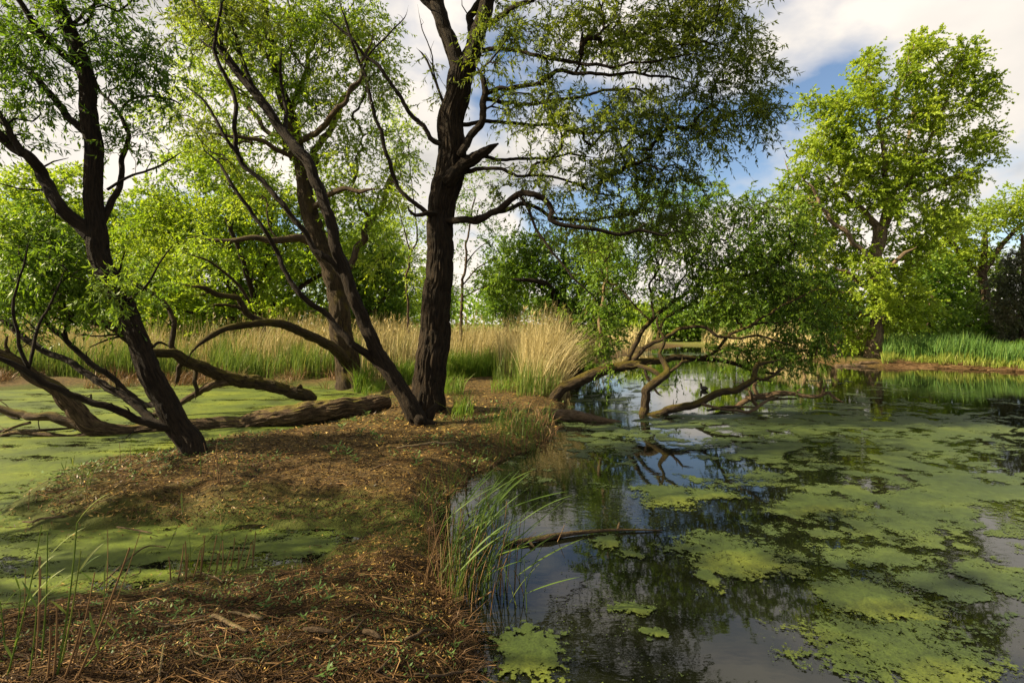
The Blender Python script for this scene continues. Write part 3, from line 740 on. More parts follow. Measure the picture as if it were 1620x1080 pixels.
t.limb([(676, 668, 20, .1), (684, 650, 16, .1), (690, 640, 7, .1)], Y, attach=None, name="root_knob", lump=.25, barkamp=.2, n=18)
A = t.blobs([(330, 40, 60, 70, 26), (360, 10, 70, 40, 22), (300, 60, 40, 60, 8), (320, 205, 35, 30, 9), (350, 265, 50, 30, 5), (300, -120, 160, 100, 70), (435, 40, 50, 60, 10)], Y + .2)
t.grow(A, bf=0.15, step=0.2)
t.finish('willow_leaf', L=0.08, wr=0.13, m=4, nl=12, tl=0.4, rt=0.002)

# --- leaning willow on the left
Y = 5.85
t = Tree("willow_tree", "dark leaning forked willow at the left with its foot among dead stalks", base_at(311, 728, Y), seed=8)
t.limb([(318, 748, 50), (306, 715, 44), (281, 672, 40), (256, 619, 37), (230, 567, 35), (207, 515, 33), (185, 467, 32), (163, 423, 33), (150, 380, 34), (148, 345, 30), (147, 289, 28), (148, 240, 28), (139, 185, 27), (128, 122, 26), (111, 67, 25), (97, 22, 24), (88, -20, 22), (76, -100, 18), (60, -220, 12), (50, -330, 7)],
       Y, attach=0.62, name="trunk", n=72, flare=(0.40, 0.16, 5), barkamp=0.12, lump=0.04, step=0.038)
for L_ in [[(148, 376, 26), (128, 350, 23), (89, 315, 22, -.1), (56, 274, 20, -.1), (33, 244, 18, -.2), (0, 220, 16, -.2), (-50, 180, 13, -.3), (-130, 120, 8, -.4)],
           [(36, 246, 13, -.2), (22, 215, 11, -.2), (0, 185, 9, -.25), (-40, 140, 6, -.3)],
           [(146, 220, 15), (128, 202, 13), (100, 178, 12, .1), (56, 126, 11, .2), (26, 93, 10, .3), (0, 70, 9, .4), (-60, 20, 6, .5)],
           [(118, 100, 13), (100, 85, 12, -.1), (70, 56, 11, -.2), (44, 30, 10, -.3), (22, 0, 9, -.4), (-10, -50, 6, -.5)],
           [(152, 366, 15), (165, 346, 13, .1), (185, 307, 11, .2), (198, 267, 9, .3), (200, 222, 8, .3), (193, 193, 7, .3), (174, 159, 6, .3), (150, 126, 5.5, .3), (135, 74, 5, .3), (124, 40, 3.5, .3), (110, 10, 2, .3)],
           [(170, 300, 5, .2), (196, 285, 4.5, .2), (230, 272, 4, .2), (260, 258, 3, .2), (300, 235, 2, .2)],
           [(187, 182, 5, .3), (205, 160, 4.5, .35), (235, 151, 4, .4), (275, 157, 3, .5), (300, 175, 2, .5)],
           [(108, 50, 8), (130, 20, 6, .2), (160, -10, 5, .4), (200, -50, 4, .6)],
           [(92, -10, 9), (130, -60, 7, -.2), (190, -120, 5, -.4)]]:
    t.limb(L_, Y, attach=0.3)
LOW = [[(276, 668, 16), (256, 671, 15), (222, 649, 14, .1), (178, 619, 13, .2), (133, 590, 12, .3), (93, 567, 11, .4), (48, 538, 11, .5), (0, 504, 10, .6), (-60, 462, 7, .7)],
       [(250, 640, 14), (219, 638, 11, .3), (178, 601, 10, .4), (141, 571, 10, .5), (104, 541, 9, .6), (74, 508, 9, .6), (48, 471, 8, .7), (22, 438, 7, .8), (-10, 415, 5, .9)],
       [(285, 682, 16), (259, 675, 15, -.1), (222, 662, 14, -.2), (185, 645, 13, -.3), (141, 634, 12, -.4), (93, 616, 11, -.5), (48, 590, 11, -.6), (0, 567, 9, -.7), (-60, 540, 6, -.8)],
       [(44, 588, 6, -.6), (55, 550, 5.5, -.5), (67, 508, 5, -.4), (78, 488, 4.5, -.3), (95, 455, 3.5, -.2), (105, 425, 2, -.1)],
       [(45, 580, 7, -.6), (30, 550, 6, -.6), (22, 500, 5, -.6), (30, 455, 4, -.6), (42, 410, 3, -.6), (50, 370, 2, -.6)],
       [(75, 508, 5, .6), (62, 470, 4, .6), (55, 430, 3.5, .6), (60, 390, 2, .6)]]
for L_ in LOW: t.limb(L_, Y, attach=0.45)
for L_ in [[(200, 530, 5), (183, 529, 4), (150, 531, 3), (113, 528, 1.5)], [(205, 532, 5), (180, 536, 3.5), (150, 546, 2.5), (130, 551, 1.2)], [(240, 548, 6), (252, 540, 5, .2), (270, 551, 3, .3)],
           [(178, 440, 4), (188, 424, 3.5), (199, 392, 2)], [(202, 475, 5, -.05), (228, 455, 4, -.1), (252, 420, 3, -.1), (280, 380, 2, -.1)]]:
    t.limb(L_, Y, attach=None)
A = t.blobs([(40, 50, 80, 55, 26, -.2), (60, 140, 70, 45, 18), (190, 50, 90, 50, 32, .2), (240, 105, 55, 45, 20, .3), (175, 110, 55, 45, 10, .3), (60, 190, 60, 40, 10), (205, 215, 60, 45, 12, .3), (255, 160, 50, 30, 9, .4),
             (20, 110, 40, 50, 14), (100, 10, 60, 40, 14), (-110, 60, 120, 130, 50), (-60, 200, 60, 60, 12), (60, -150, 220, 110, 80), (240, -60, 120, 60, 30, .3)], Y)
t.grow(A, bf=0.18, step=0.16)
A = t.blobs([(50, 410, 85, 55, 60, .2), (110, 440, 60, 40, 32, .4), (30, 360, 60, 40, 30, .3), (95, 375, 50, 30, 18, .5), (50, 470, 80, 25, 24, .3), (150, 465, 45, 25, 12, .4), (-70, 430, 60, 80, 40, .4), (110, 500, 50, 20, 7, .4), (200, 490, 20, 25, 5, -.1), (165, 450, 30, 40, 8, -.2)], Y)
t.grow(A, bf=0.18, step=0.16)
t.finish('mid_leaf', L=0.072, wr=0.13, m=5, nl=12, tl=0.36, rt=0.0017, spread=1.1)
left_willow = t

# --- old willow behind, with arching mossy limb
Y = 13.4
t = Tree("willow_tree", "old pale willow behind the left log with a mossy arching limb", base_at(556, 606, Y), seed=12, bark='bark_far')
t.limb([(560, 622, 46), (553, 590, 40), (547, 530, 38), (540, 475, 36), (522, 428, 35), (503, 385, 33), (492, 350, 30), (486, 315, 28), (480, 270, 26), (468, 225, 23), (450, 170, 20), (440, 110, 16), (425, 40, 13), (410, -60, 9), (400, -160, 5)],
       Y, attach=0.5, name="trunk", n=48, flare=(0.5, 0.35, 5), barkamp=0.12, lump=0.08, step=0.04, bark='bark_mossy')
for L_ in [[(548, 575, 22), (540, 560, 20, -.5), (519, 545, 18, -1.), (481, 527, 17, -1.6), (437, 512, 15, -2.2), (400, 511, 13, -2.7), (356, 519, 11, -3.2), (322, 538, 10, -3.6), (304, 556, 9, -3.9), (292, 576, 8, -4.1)],
           [(440, 512, 11, -2.2), (415, 506, 12, -2.4), (400, 500, 12, -2.5), (385, 486, 11, -2.6), (370, 471, 10, -2.8), (333, 462, 10, -3.2), (310, 458, 10, -3.4), (287, 452, 9, -3.6)],
           [(392, 494, 7, -2.6), (360, 484, 6, -2.8), (330, 482, 5, -3.1)],
           [(396, 480, 4, -2.6), (385, 462, 6, -2.7), (365, 440, 5, -2.9), (330, 415, 4, -3.2), (290, 400, 3, -3.5)]]:
    t.limb(L_, Y, attach=0.55, bark='bark_mossy', barkamp=.14, lump=.12)
for L_ in [[(500, 385, 18), (470, 378, 14, -.3), (430, 382, 12, -.6), (400, 378, 10, -.8), (350, 382, 8, -1.), (305, 374, 6, -1.2)],
           [(486, 300, 14), (500, 250, 12, .4), (519, 205, 11, .7), (540, 168, 10, 1.), (570, 126, 8, 1.2), (600, 80, 5, 1.4)],
           [(470, 230, 12), (500, 207, 11, -.5), (530, 178, 10, -.8), (548, 156, 8, -1.), (570, 110, 6, -1.2), (590, 40, 4, -1.3)],
           [(480, 265, 12), (440, 220, 9, .5), (400, 180, 8, .8), (360, 130, 6, 1.2), (320, 90, 4, 1.5)],
           [(535, 455, 14), (560, 400, 12, .4), (590, 350, 11, .8), (612, 300, 9, 1.2), (630, 240, 6, 1.5)],
           [(490, 330, 12), (520, 310, 10, -.4), (560, 300, 8, -.8), (600, 305, 6, -1.2)],
           [(455, 180, 10), (480, 120, 8, .3), (500, 50, 6, .5), (510, -40, 4, .6)],
           [(440, 110, 9), (400, 60, 7, -.4), (360, 0, 5, -.8)],
           [(478, 255, 11), (450, 240, 9, -.4), (410, 225, 8, -.8), (360, 215, 6, -1.2), (310, 210, 4, -1.5)]]:
    t.limb(L_, Y, attach=0.3)
A = t.blobs([(330, 40, 60, 60, 60), (400, 60, 80, 80, 100), (480, 40, 80, 60, 90), (560, 50, 70, 60, 80), (600, 120, 45, 50, 40), (440, 140, 90, 60, 80), (340, 140, 70, 60, 55), (520, 150, 60, 50, 45), (360, 230, 80, 50, 60), (560, 230, 60, 50, 40), (470, 220, 60, 40, 25),
             (430, -80, 190, 90, 150), (600, 310, 55, 40, 30), (630, 250, 35, 50, 22), (400, 310, 60, 30, 22), (550, 310, 40, 30, 14), (330, 400, 50, 25, 20, -1.2), (240, 180, 50, 40, 14), (590, 390, 35, 50, 16, .6)], Y)
t.grow(A, bf=0.2, step=0.3)
t.finish('fresh_leaf', L=0.10, wr=0.16, m=5, nl=14, tl=0.62, droop=0.5, rt=0.003, twiglets=False)

# --- two fallen trunks across the left pond
Y = 8.7
t = Tree("fallen_log", "huge ridged fallen trunk lying across the left pond edge", U(380, 668, Y) * [1, 1, 0], cat="log", seed=21, bark='bark_log')
t.limb([(616, 634, 22, .7), (590, 637, 32, .5), (545, 642, 36, .2), (481, 653, 39, -.05), (426, 659, 35, -.15), (370, 667, 30, -.25), (315, 674, 26, -.42), (241, 680, 26, -.6), (180, 682, 27, -.8), (140, 670, 31, -.9), (112, 641, 28, -.95), (93, 619, 24, -1.0), (56, 597, 21, -1.1), (22, 569, 18, -1.2), (-30, 545, 14, -1.3), (-120, 515, 9, -1.4)],
       Y, attach=0.8, name="trunk", n=90, barkamp=0.2, lump=0.05, step=0.045)
t.limb([(155, 676, 20, -.85), (122, 668, 18, -.9), (85, 658, 16, -.95), (48, 661, 14, -1.), (0, 651, 13, -1.), (-60, 640, 9, -1.1)], Y, attach=None, lump=.12, barkamp=.14)
t.limb([(155, 687, 12, -.9), (122, 687, 11, -.95), (74, 687, 10, -1.), (0, 689, 9, -1.05), (-60, 692, 6, -1.1)], Y, attach=None)
t.limb([(48, 668, 6, -1.), (30, 674, 5, -1.05), (0, 684, 4, -1.1)], Y, attach=None, bark='dead_wood')
t.limb([(24, 565, 6, -1.2), (14, 545, 5, -1.2), (16, 525, 3, -1.2)], Y, attach=None)
t.grow(t.blobs([(30, 520, 50, 25, 8, -1.2), (-60, 500, 60, 30, 14, -1.4)], Y), bf=.1, step=.2)
t.finish('dark_leaf', L=0.08, wr=.13, m=4, nl=12, tl=.35, rt=.002)

Y = 10.6
t = Tree("fallen_log", "mossy gnarled fallen limb behind the ridged log with branches rising from it", U(440, 620, Y) * [1, 1, 0], cat="log", seed=23, bark='bark_mossy')
t.limb([(498, 632, 14, .2), (485, 626, 22, .1), (462, 622, 22, 0), (444, 617, 20, -.1), (407, 604, 24, -.3), (352, 597, 22, -.6), (315, 582, 20, -.9), (289, 571, 19, -1.1), (270, 560, 17, -1.3), (237, 557, 15, -1.6), (200, 535, 15, -1.9), (170, 512, 14, -2.1), (137, 501, 12, -2.3), (104, 493, 11, -2.5), (74, 478, 10, -2.6), (44, 464, 8, -2.7), (0, 458, 6, -2.8)],
       Y, attach=0.45, name="trunk", n=40, barkamp=0.16, lump=0.2, step=0.035)
t.limb([(285, 565, 11, -1.1), (277, 548, 10, -1.15), (274, 519, 9, -1.2), (265, 490, 8, -1.2), (250, 468, 8, -1.3), (237, 460, 7, -1.3), (215, 445, 6, -1.4), (189, 427, 4, -1.5)], Y, attach=0.4)
t.limb([(365, 603, 15, -.5), (345, 610, 14, -.7), (315, 619, 12, -.9), (278, 634, 10, -1.1), (241, 653, 9, -1.3), (205, 668, 7, -1.5)], Y, attach=None, bark='bark_log')
t.limb([(310, 582, 8, -.9), (311, 600, 7, -1.), (312, 620, 6, -1.), (311, 632, 3, -1.)], Y, attach=None)
t.limb([(288, 572, 9, -1.1), (285, 590, 8, -1.1), (278, 603, 6, -1.1), (270, 608, 3, -1.1)], Y, attach=None)
t.limb([(480, 624, 9, .1), (476, 614, 8, 0), (470, 612, 6, -.1)], Y, attach=None, name="broken_stub")
t.grow(t.blobs([(210, 430, 40, 25, 8, -1.4), (60, 455, 80, 25, 16, -2.6), (260, 450, 30, 30, 6, -1.3)], Y), bf=.1, step=.2)
t.finish('mid_leaf', L=0.085, wr=.14, m=4, nl=12, tl=.4, rt=.002)

# --- leaning willow over the right pond
Y = 10.7
t = Tree("leaning_willow", "mossy willow leaning low over the pond right of the dry reeds", base_at(868, 648, Y), seed=31, bark='bark_mossy')
t.limb([(864, 660, 24), (872, 640, 22), (890, 616, 20), (925, 597, 20), (957, 585, 19), (991, 575, 18), (1016, 570, 14), (1045, 569, 12), (1073, 564, 11, .1), (1105, 566, 9.5, .2), (1139, 571, 8, .2), (1186, 583, 6, .3), (1235, 592, 4, .4)],
       Y, attach=0.45, name="trunk", n=40, barkamp=0.12, lump=0.12, step=0.03)
for L_ in [[(985, 577, 12), (997, 566, 11), (1010, 537, 10, .1), (1029, 512, 10, .2), (1048, 493, 9, .3), (1073, 468, 8, .4), (1101, 452, 7.5, .5), (1123, 434, 6, .6), (1160, 416, 5, .7), (1220, 395, 3, .8)],
           [(1000, 572, 11), (1020, 550, 9.5, -.2), (1042, 537, 9, -.3), (1073, 522, 8, -.4), (1111, 517, 7, -.5), (1133, 528, 6.5, -.5), (1155, 533, 6, -.5), (1186, 531, 5, -.5), (1240, 540, 4, -.5), (1290, 560, 2, -.5)],
           [(1100, 566, 8, .2), (1117, 563, 7, 0), (1139, 550, 7, -.2), (1155, 531, 7, -.4), (1186, 515, 6.5, -.5), (1234, 487, 5.5, -.6), (1281, 459, 4, -.7), (1310, 446, 2.5, -.7)],
           [(1040, 540, 8, -.3), (1050, 512, 7, 0), (1075, 490, 7, .2), (1100, 474, 6, .4), (1112, 452, 5, .5), (1120, 420, 4, .7), (1115, 380, 3, .8)],
           [(1035, 505, 6, .2), (1032, 470, 5.5, .2), (1028, 450, 5, .2), (1050, 415, 4, .2), (1052, 385, 3.5, .2), (1035, 350, 2, .2)],
           [(1066, 475, 5, .4), (1070, 450, 4, .3), (1085, 430, 3.5, .2), (1080, 400, 3, .1), (1060, 370, 2, 0)],
           [(1030, 508, 5, .2), (1010, 485, 4, .4), (985, 462, 3.5, .6), (950, 445, 2.5, .8)],
           [(1150, 420, 5, .7), (1200, 380, 4, .5), (1240, 340, 2.5, .3)],
           [(1186, 515, 5, -.5), (1230, 510, 4, -.2), (1280, 505, 3, 0)], [(1105, 452, 5, .5), (1150, 445, 4.5, .2), (1200, 430, 4, 0), (1260, 410, 3, -.2)]]:
    t.limb([(q[0], q[1], q[2] * .85) + tuple(q[3:]) for q in L_], Y, attach=0.35)
A = t.blobs([(1180, 400, 90, 50, 90), (1240, 440, 70, 50, 85), (1270, 500, 60, 45, 75), (1170, 470, 80, 50, 70), (1100, 370, 90, 45, 70), (1210, 340, 70, 40, 60), (1040, 320, 70, 40, 40), (1120, 320, 60, 40, 40), (1230, 560, 70, 25, 38), (1160, 555, 60, 25, 22), (1290, 550, 35, 30, 22),
             (1050, 430, 60, 40, 26), (980, 400, 50, 50, 18), (1310, 460, 22, 35, 12), (950, 460, 40, 40, 10), (1120, 500, 60, 30, 22), (1100, 430, 50, 30, 28), (1040, 590, 60, 15, 4), (970, 580, 40, 15, 8), (1270, 370, 40, 40, 25), (1000, 350, 60, 40, 34), (950, 400, 40, 40, 18), (1050, 385, 50, 40, 30)], Y, 0.7)
t.grow(A, bf=0.12, step=0.18, wig=.22)
t.finish('mid_leaf', L=0.085, wr=0.14, m=5, nl=17, tl=0.45, droop=0.55, rt=0.0032)

# --- forked fallen trunk standing in the pond, dead branch beside it, log at the bank
Y = 9.6
t = Tree("fallen_log", "bare V-shaped fallen trunk rising out of the duckweed", U(1022, 656, Y) * [1, 1, 0], cat="log", seed=37, bark='bark_mossy')
t.limb([(1014, 672, 15), (1019, 655, 16), (1029, 622, 15, .1), (1045, 594, 14, .2), (1052, 577, 11, .4), (1046, 562, 7, .6), (1048, 540, 5, .7), (1040, 515, 4, .8), (1043, 490, 2.5, .9)], Y, attach=0.7, name="trunk", n=30, step=.03, lump=.1)
t.limb([(1012, 662, 11), (1029, 658, 13), (1048, 654, 14), (1079, 641, 14), (1108, 632, 13), (1130, 619, 12.5), (1161, 613, 12), (1183, 600, 10, .1), (1199, 585, 8, .2), (1224, 572, 7, .3), (1243, 563, 5, .4)], Y, attach=0.75, n=30, step=.03, lump=.14)
t.limb([(1104, 636, 7), (1120, 643, 6, -.1), (1139, 648, 6, -.2), (1165, 650, 6, -.2), (1183, 652, 5.5, -.2), (1205, 638, 5, -.1), (1232, 630, 4, 0), (1255, 628, 2, 0)], Y, attach=None, bark='dead_wood')
t.limb([(1045, 596, 9, .2), (1033, 588, 9, .3), (1015, 580, 8, .5), (1000, 576, 7, .8)], Y, attach=None)
t.limb([(1020, 580, 6, .5), (1022, 592, 5.5, .4), (1030, 606, 5, .3), (1042, 622, 4, .2), (1052, 628, 2.5, .2)], Y, attach=None, bark='bark_dark')
t.limb([(1060, 588, 6, .2), (1075, 578, 5, .1), (1095, 568, 4, 0)], Y, attach=None)
t.limb([(1190, 594, 6, .1), (1205, 598, 5.5, 0), (1225, 592, 5, -.1), (1245, 578, 3.5, -.1)], Y, attach=None)
t.grow(t.blobs([(1235, 575, 40, 20, 8, .3), (1040, 480, 25, 30, 5, .6)], Y), bf=.1, step=.2)
t.finish('dark_leaf', L=0.085, wr=.14, m=4, nl=12, tl=.4, rt=.002)

Y = 10.4
t = Tree("dead_branch", "grey leafless branch sticking out of the open water", U(1195, 632, Y) * [1, 1, 0], cat="branch", seed=41, bark='dead_wood')
t.limb([(1160, 646, 9), (1172, 639, 9), (1190, 629, 10), (1218, 622, 10), (1249, 624, 8, -.1), (1287, 626, 7, -.2), (1306, 620, 5, -.3), (1312, 624, 4.5, -.3), (1334, 637, 3, -.4)], Y, attach=None, name="main_stem", n=16, lump=.16, step=.025)
t.limb([(1200, 626, 7), (1193, 612, 6.5), (1198, 603, 6, .05), (1212, 600, 5, .1), (1226, 605, 3, .1)], Y, attach=None, name="side_branch")
t.limb([(1192, 632, 6), (1184, 620, 6, -.1), (1177, 608, 5, -.1), (1175, 597, 4, -.1)], Y, attach=None, name="side_branch")
t.limb([(1196, 640, 7), (1190, 625, 6, -.2), (1183, 612, 4, -.2)], Y, attach=None, name="side_branch")
t.limb([(1300, 622, 4, -.3), (1305, 613, 3, -.3), (1306, 608, 2, -.3)], Y, attach=None, name="side_branch")
t.limb([(1255, 624, 4, -.1), (1264, 617, 3, -.1), (1268, 613, 2, -.1)], Y, attach=None, name="side_branch")

Y = 9.0
t = Tree("bank_log", "half sunken log slanting from the bank into the duckweed", U(920, 660, Y) * [1, 1, 0], cat="log", seed=43, bark='dead_wood')
t.limb([(862, 655, 20, .15), (885, 656, 23, .05), (915, 659, 20, 0), (950, 664, 14, -.05), (985, 669, 6, -.1)], Y, attach=None, name="trunk", n=26, lump=.22, barkamp=.16)

# --- thin yellow sapling left of the leaning willow
Y = 12.2
t = Tree("sapling", "thin yellowish sapling rising straight beside the leaning willow", base_at(938, 585, Y), seed=45, bark='bark_pale')
t.limb([(936, 600, 9), (938, 582, 9), (949, 544, 8), (950, 515, 7), (956, 474, 6.5), (956, 449, 5.5), (960, 410, 4), (965, 370, 2.5)], Y, attach=0.3, name="trunk")
A = t.blobs([(960, 430, 35, 40, 26), (945, 490, 30, 30, 14), (965, 380, 30, 30, 14), (935, 560, 25, 25, 14), (960, 530, 20, 25, 6)], Y)
t.grow(A, bf=.15, step=.2)
t.finish('mid_leaf', L=.10, wr=.2, m=4, nl=14, tl=.4, rt=.002)

def simple_tree(name, label, Y, trunk, limbs, blobs, leaf, seed, L, wr=0.28, m=4, nl=16, tl=0.9, bark='bark_far', droop=.35, group=None, scale=1.0, cat="tree", bf=.22, rt=.004, lift=.12, flare=(0.3, .3, 5), leafdroop=.2, spread=.9):
    t = Tree(name, label, base_at(trunk[0][0], trunk[0][1], Y), cat=cat, seed=seed, bark=bark, group=group)
    t.limb(trunk, Y, attach=0.35, name="trunk", n=20, flare=flare, step=.08)
    for L_ in limbs: t.limb(L_, Y, attach=0.2, step=.12)
    t.grow(t.blobs(blobs, Y, scale), bf=bf, step=.45, lift=lift)
    t.finish(leaf, L=L * .82, wr=wr * .85, m=m, nl=int(nl * 1.0), tl=tl, droop=droop, rt=rt, twiglets=False, leafdroop=leafdroop, spread=spread)
    return t

# --- the tall sunlit tree on the far right bank
Y = 22.6
right_tree = simple_tree("tall_tree", "tall sunlit yellow-green tree with stout flared trunk on the far bank", Y,
    [(1378, 580, 36), (1382, 560, 29), (1389, 520, 24), (1391, 477, 24), (1385, 440, 24), (1388, 405, 22), (1394, 383, 22), (1394, 362, 22)],
    [[(1394, 366, 14), (1376, 344, 12), (1355, 325, 10), (1333, 306, 8), (1300, 270, 5)], [(1395, 364, 16), (1409, 337, 13), (1426, 320, 10), (1450, 270, 8), (1480, 200, 6), (1510, 130, 4)],
     [(1395, 362, 13), (1402, 320, 10), (1398, 250, 8), (1388, 180, 5), (1372, 110, 3)], [(1426, 322, 7), (1470, 300, 6), (1530, 280, 4)], [(1405, 330, 9, 1), (1430, 250, 7, 2), (1450, 150, 5, 2.5), (1455, 80, 3, 2.5)],
     [(1385, 430, 9, -.5), (1350, 380, 8, -1), (1310, 340, 7, -1), (1295, 314, 6, -1), (1264, 275, 4, -1)], [(1390, 450, 9), (1420, 410, 7, -1), (1450, 390, 5, -1.5)], [(1388, 470, 8), (1350, 440, 6, -.8), (1320, 420, 4, -1)]],
    [(1262, 300, 34, 57, 34), (1300, 240, 41, 57, 44), (1290, 165, 22, 18, 8), (1335, 180, 34, 46, 30), (1372, 135, 34, 60, 40), (1352, 250, 48, 52, 50), (1415, 190, 41, 46, 34), (1450, 105, 31, 55, 42), (1478, 70, 26, 21, 10), (1485, 170, 43, 55, 46),
     (1535, 88, 31, 25, 16), (1510, 120, 31, 34, 20), (1562, 138, 31, 21, 14), (1540, 165, 29, 28, 14), (1545, 230, 41, 34, 28), (1400, 275, 53, 46, 50), (1460, 260, 48, 41, 44), (1510, 285, 48, 28, 28), (1330, 320, 62, 44, 46), (1430, 320, 72, 30, 36),
     (1270, 380, 41, 55, 32), (1330, 400, 43, 53, 32), (1440, 390, 53, 41, 34), (1300, 460, 43, 46, 28), (1345, 480, 31, 41, 22), (1420, 450, 41, 37, 26), (1450, 480, 41, 37, 22), (1420, 505, 31, 28, 16), (1375, 430, 31, 53, 20, -1.4), (1400, 480, 22, 34, 12, -1.3), (1490, 345, 67, 30, 34), (1350, 530, 31, 23, 12)],
    'lime_leaf', 51, L=.125, wr=.38, m=6, nl=21, tl=.66, scale=1.38, bark='bark_tall')
# pale bare stems left of it
for i, (lab, pts) in enumerate([("pale bare broken stem with stubs at the left of the tall sunlit tree", [(1295, 590, 9), (1294, 520, 9), (1291, 440, 8), (1290, 380, 7), (1287, 330, 6), (1288, 318, 3)]),
                                ("thin whitish bare stem left of the broken pale stem", [(1272, 580, 5), (1268, 480, 5), (1266, 400, 4), (1264, 330, 3), (1262, 285, 1.5)])]):
    t = Tree("bare_stem", lab, base_at(pts[0][0], 578, 24), cat="dead tree", seed=61 + i, bark='bark_pale')
    t.limb(pts, 24, attach=None, name="trunk", step=.1)
    for k in range(3):
        q = pts[2 + k]; dx = (-1) ** (k + i) * 22
        t.limb([(q[0], q[1], 3), (q[0] + dx * .6, q[1] - 14, 2.2), (q[0] + dx, q[1] - 36, 1)], 24, attach=None, name="limb")
simple_tree("bank_tree", "short stout leafy trunk on the bank left of the tall tree", 23.5, [(1326, 580, 26), (1326, 560, 20), (1324, 520, 17), (1318, 470, 13), (1310, 430, 8)], [],
    [(1300, 450, 40, 40, 30), (1330, 500, 35, 25, 16), (1290, 500, 30, 40, 20), (1320, 410, 40, 30, 20)], 'mid_leaf', 63, L=.17, wr=.34, nl=16)

# --- bushes and trees on the right bank
RB = "trees and bushes on the far right bank"
simple_tree("bank_tree", "broad light green tree at the right edge behind the dark conifer", 27, [(1560, 570, 20), (1558, 500, 16), (1555, 430, 12), (1560, 370, 8)], [[(1556, 440, 10), (1510, 390, 7), (1480, 360, 4)], [(1556, 430, 10), (1600, 370, 7), (1640, 340, 4)]],
    [(1510, 360, 55, 32, 50), (1580, 345, 50, 32, 50), (1620, 320, 40, 35, 40), (1480, 400, 45, 35, 34), (1540, 400, 60, 30, 40), (1640, 380, 40, 50, 26)], 'lime_leaf', 65, L=.15, wr=.36, m=5, nl=16, group=RB)
simple_tree("bank_tree", "mid green tree filling the gap right of the tall tree's trunk", 26, [(1470, 565, 14), (1472, 510, 11), (1478, 460, 7)], [],
    [(1470, 440, 50, 40, 44), (1500, 470, 50, 40, 40), (1450, 500, 40, 35, 30), (1480, 530, 50, 25, 20)], 'mid_leaf', 66, L=.18, wr=.36, m=5, nl=16, group=RB)
simple_tree("bush", "rounded light green bush behind the reed fringe of the right bank", 24.5, [(1535, 572, 8), (1535, 540, 6), (1537, 510, 4)], [], [(1530, 520, 50, 34, 64), (1560, 535, 40, 28, 36), (1500, 540, 30, 22, 18), (1545, 490, 35, 14, 16)],
    'mid_leaf', 67, L=.13, wr=.36, m=5, nl=18, tl=.6, cat="bush", group=RB, bf=.1)
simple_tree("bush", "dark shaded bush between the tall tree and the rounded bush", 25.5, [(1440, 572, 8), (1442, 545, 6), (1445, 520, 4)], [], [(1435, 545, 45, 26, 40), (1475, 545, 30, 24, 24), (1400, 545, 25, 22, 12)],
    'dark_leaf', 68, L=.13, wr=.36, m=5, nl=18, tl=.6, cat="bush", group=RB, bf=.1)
simple_tree("conifer", "dark brownish-green conifer at the right edge of the far bank", 23.5, [(1625, 580, 16), (1622, 500, 14), (1620, 430, 9), (1618, 370, 4)], [[(1622, 500, 5), (1590, 505, 3), (1566, 520, 1.5)], [(1622, 470, 5), (1590, 472, 3), (1568, 486, 1.5)], [(1620, 440, 4), (1596, 445, 3), (1575, 458, 1.5)], [(1620, 400, 3), (1600, 402, 2), (1588, 412, 1)], [(1622, 530, 5), (1600, 540, 3), (1580, 552, 1.5)]],
    [(1600, 445, 32, 18, 30), (1595, 475, 36, 16, 34), (1595, 505, 36, 14, 30), (1605, 410, 24, 14, 18), (1640, 450, 30, 60, 40), (1600, 530, 30, 12, 16)], 'needle', 69, L=.14, wr=.12, m=6, nl=26, tl=.55, droop=.5, group=RB, bf=.1)
simple_tree("bush", "low green bush at the right edge under the conifer", 22.5, [(1612, 585, 5), (1612, 570, 4), (1612, 560, 3)], [], [(1610, 560, 26, 16, 24), (1650, 555, 40, 25, 20)], 'mid_leaf', 70, L=.13, wr=.36, m=5, nl=16, tl=.5, cat="bush", group=RB, bf=.1)
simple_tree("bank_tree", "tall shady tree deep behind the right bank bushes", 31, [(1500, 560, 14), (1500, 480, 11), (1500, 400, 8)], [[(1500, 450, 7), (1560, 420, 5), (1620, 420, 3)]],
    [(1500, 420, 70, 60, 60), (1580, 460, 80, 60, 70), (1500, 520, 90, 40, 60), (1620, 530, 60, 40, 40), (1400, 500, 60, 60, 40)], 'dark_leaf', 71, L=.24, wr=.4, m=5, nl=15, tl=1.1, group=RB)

# --- round willows across the left pond
LB = "willows beyond the left pond"
rw1 = simple_tree("round_willow", "wide yellow-green willow with dark short trunk beyond the left pond", 21.5, [(420, 572, 30), (420, 550, 24), (415, 520, 20), (405, 480, 16)],
    [[(405, 490, 12), (350, 440, 9), (300, 400, 6), (250, 350, 4)], [(406, 482, 12), (420, 420, 9), (430, 340, 6), (440, 290, 4)], [(410, 500, 12), (480, 450, 8), (540, 420, 5)], [(412, 510, 10), (340, 500, 7), (280, 490, 4)], [(405, 480, 10, -1), (380, 400, 8, -2), (350, 330, 5, -2.5)]],
    [(300, 370, 85, 65, 120), (240, 330, 50, 45, 50), (400, 330, 90, 60, 120), (350, 270, 70, 40, 60), (420, 410, 100, 55, 120), (500, 380, 60, 70, 60), (280, 450, 85, 50, 90), (400, 480, 110, 40, 90), (230, 470, 50, 50, 40), (250, 520, 60, 25, 24), (480, 500, 60, 40, 50), (340, 515, 70, 30, 50), (240, 500, 60, 35, 40), (420, 520, 70, 22, 36), (200, 400, 40, 60, 36), (330, 330, 120, 60, 60), (500, 300, 60, 50, 40), (550, 350, 50, 60, 36), (300, 260, 50, 30, 24)],
    'fresh_leaf', 81, L=.145, wr=.28, m=5, nl=18, tl=.75, scale=.95, group=LB, bark='bark_dark')
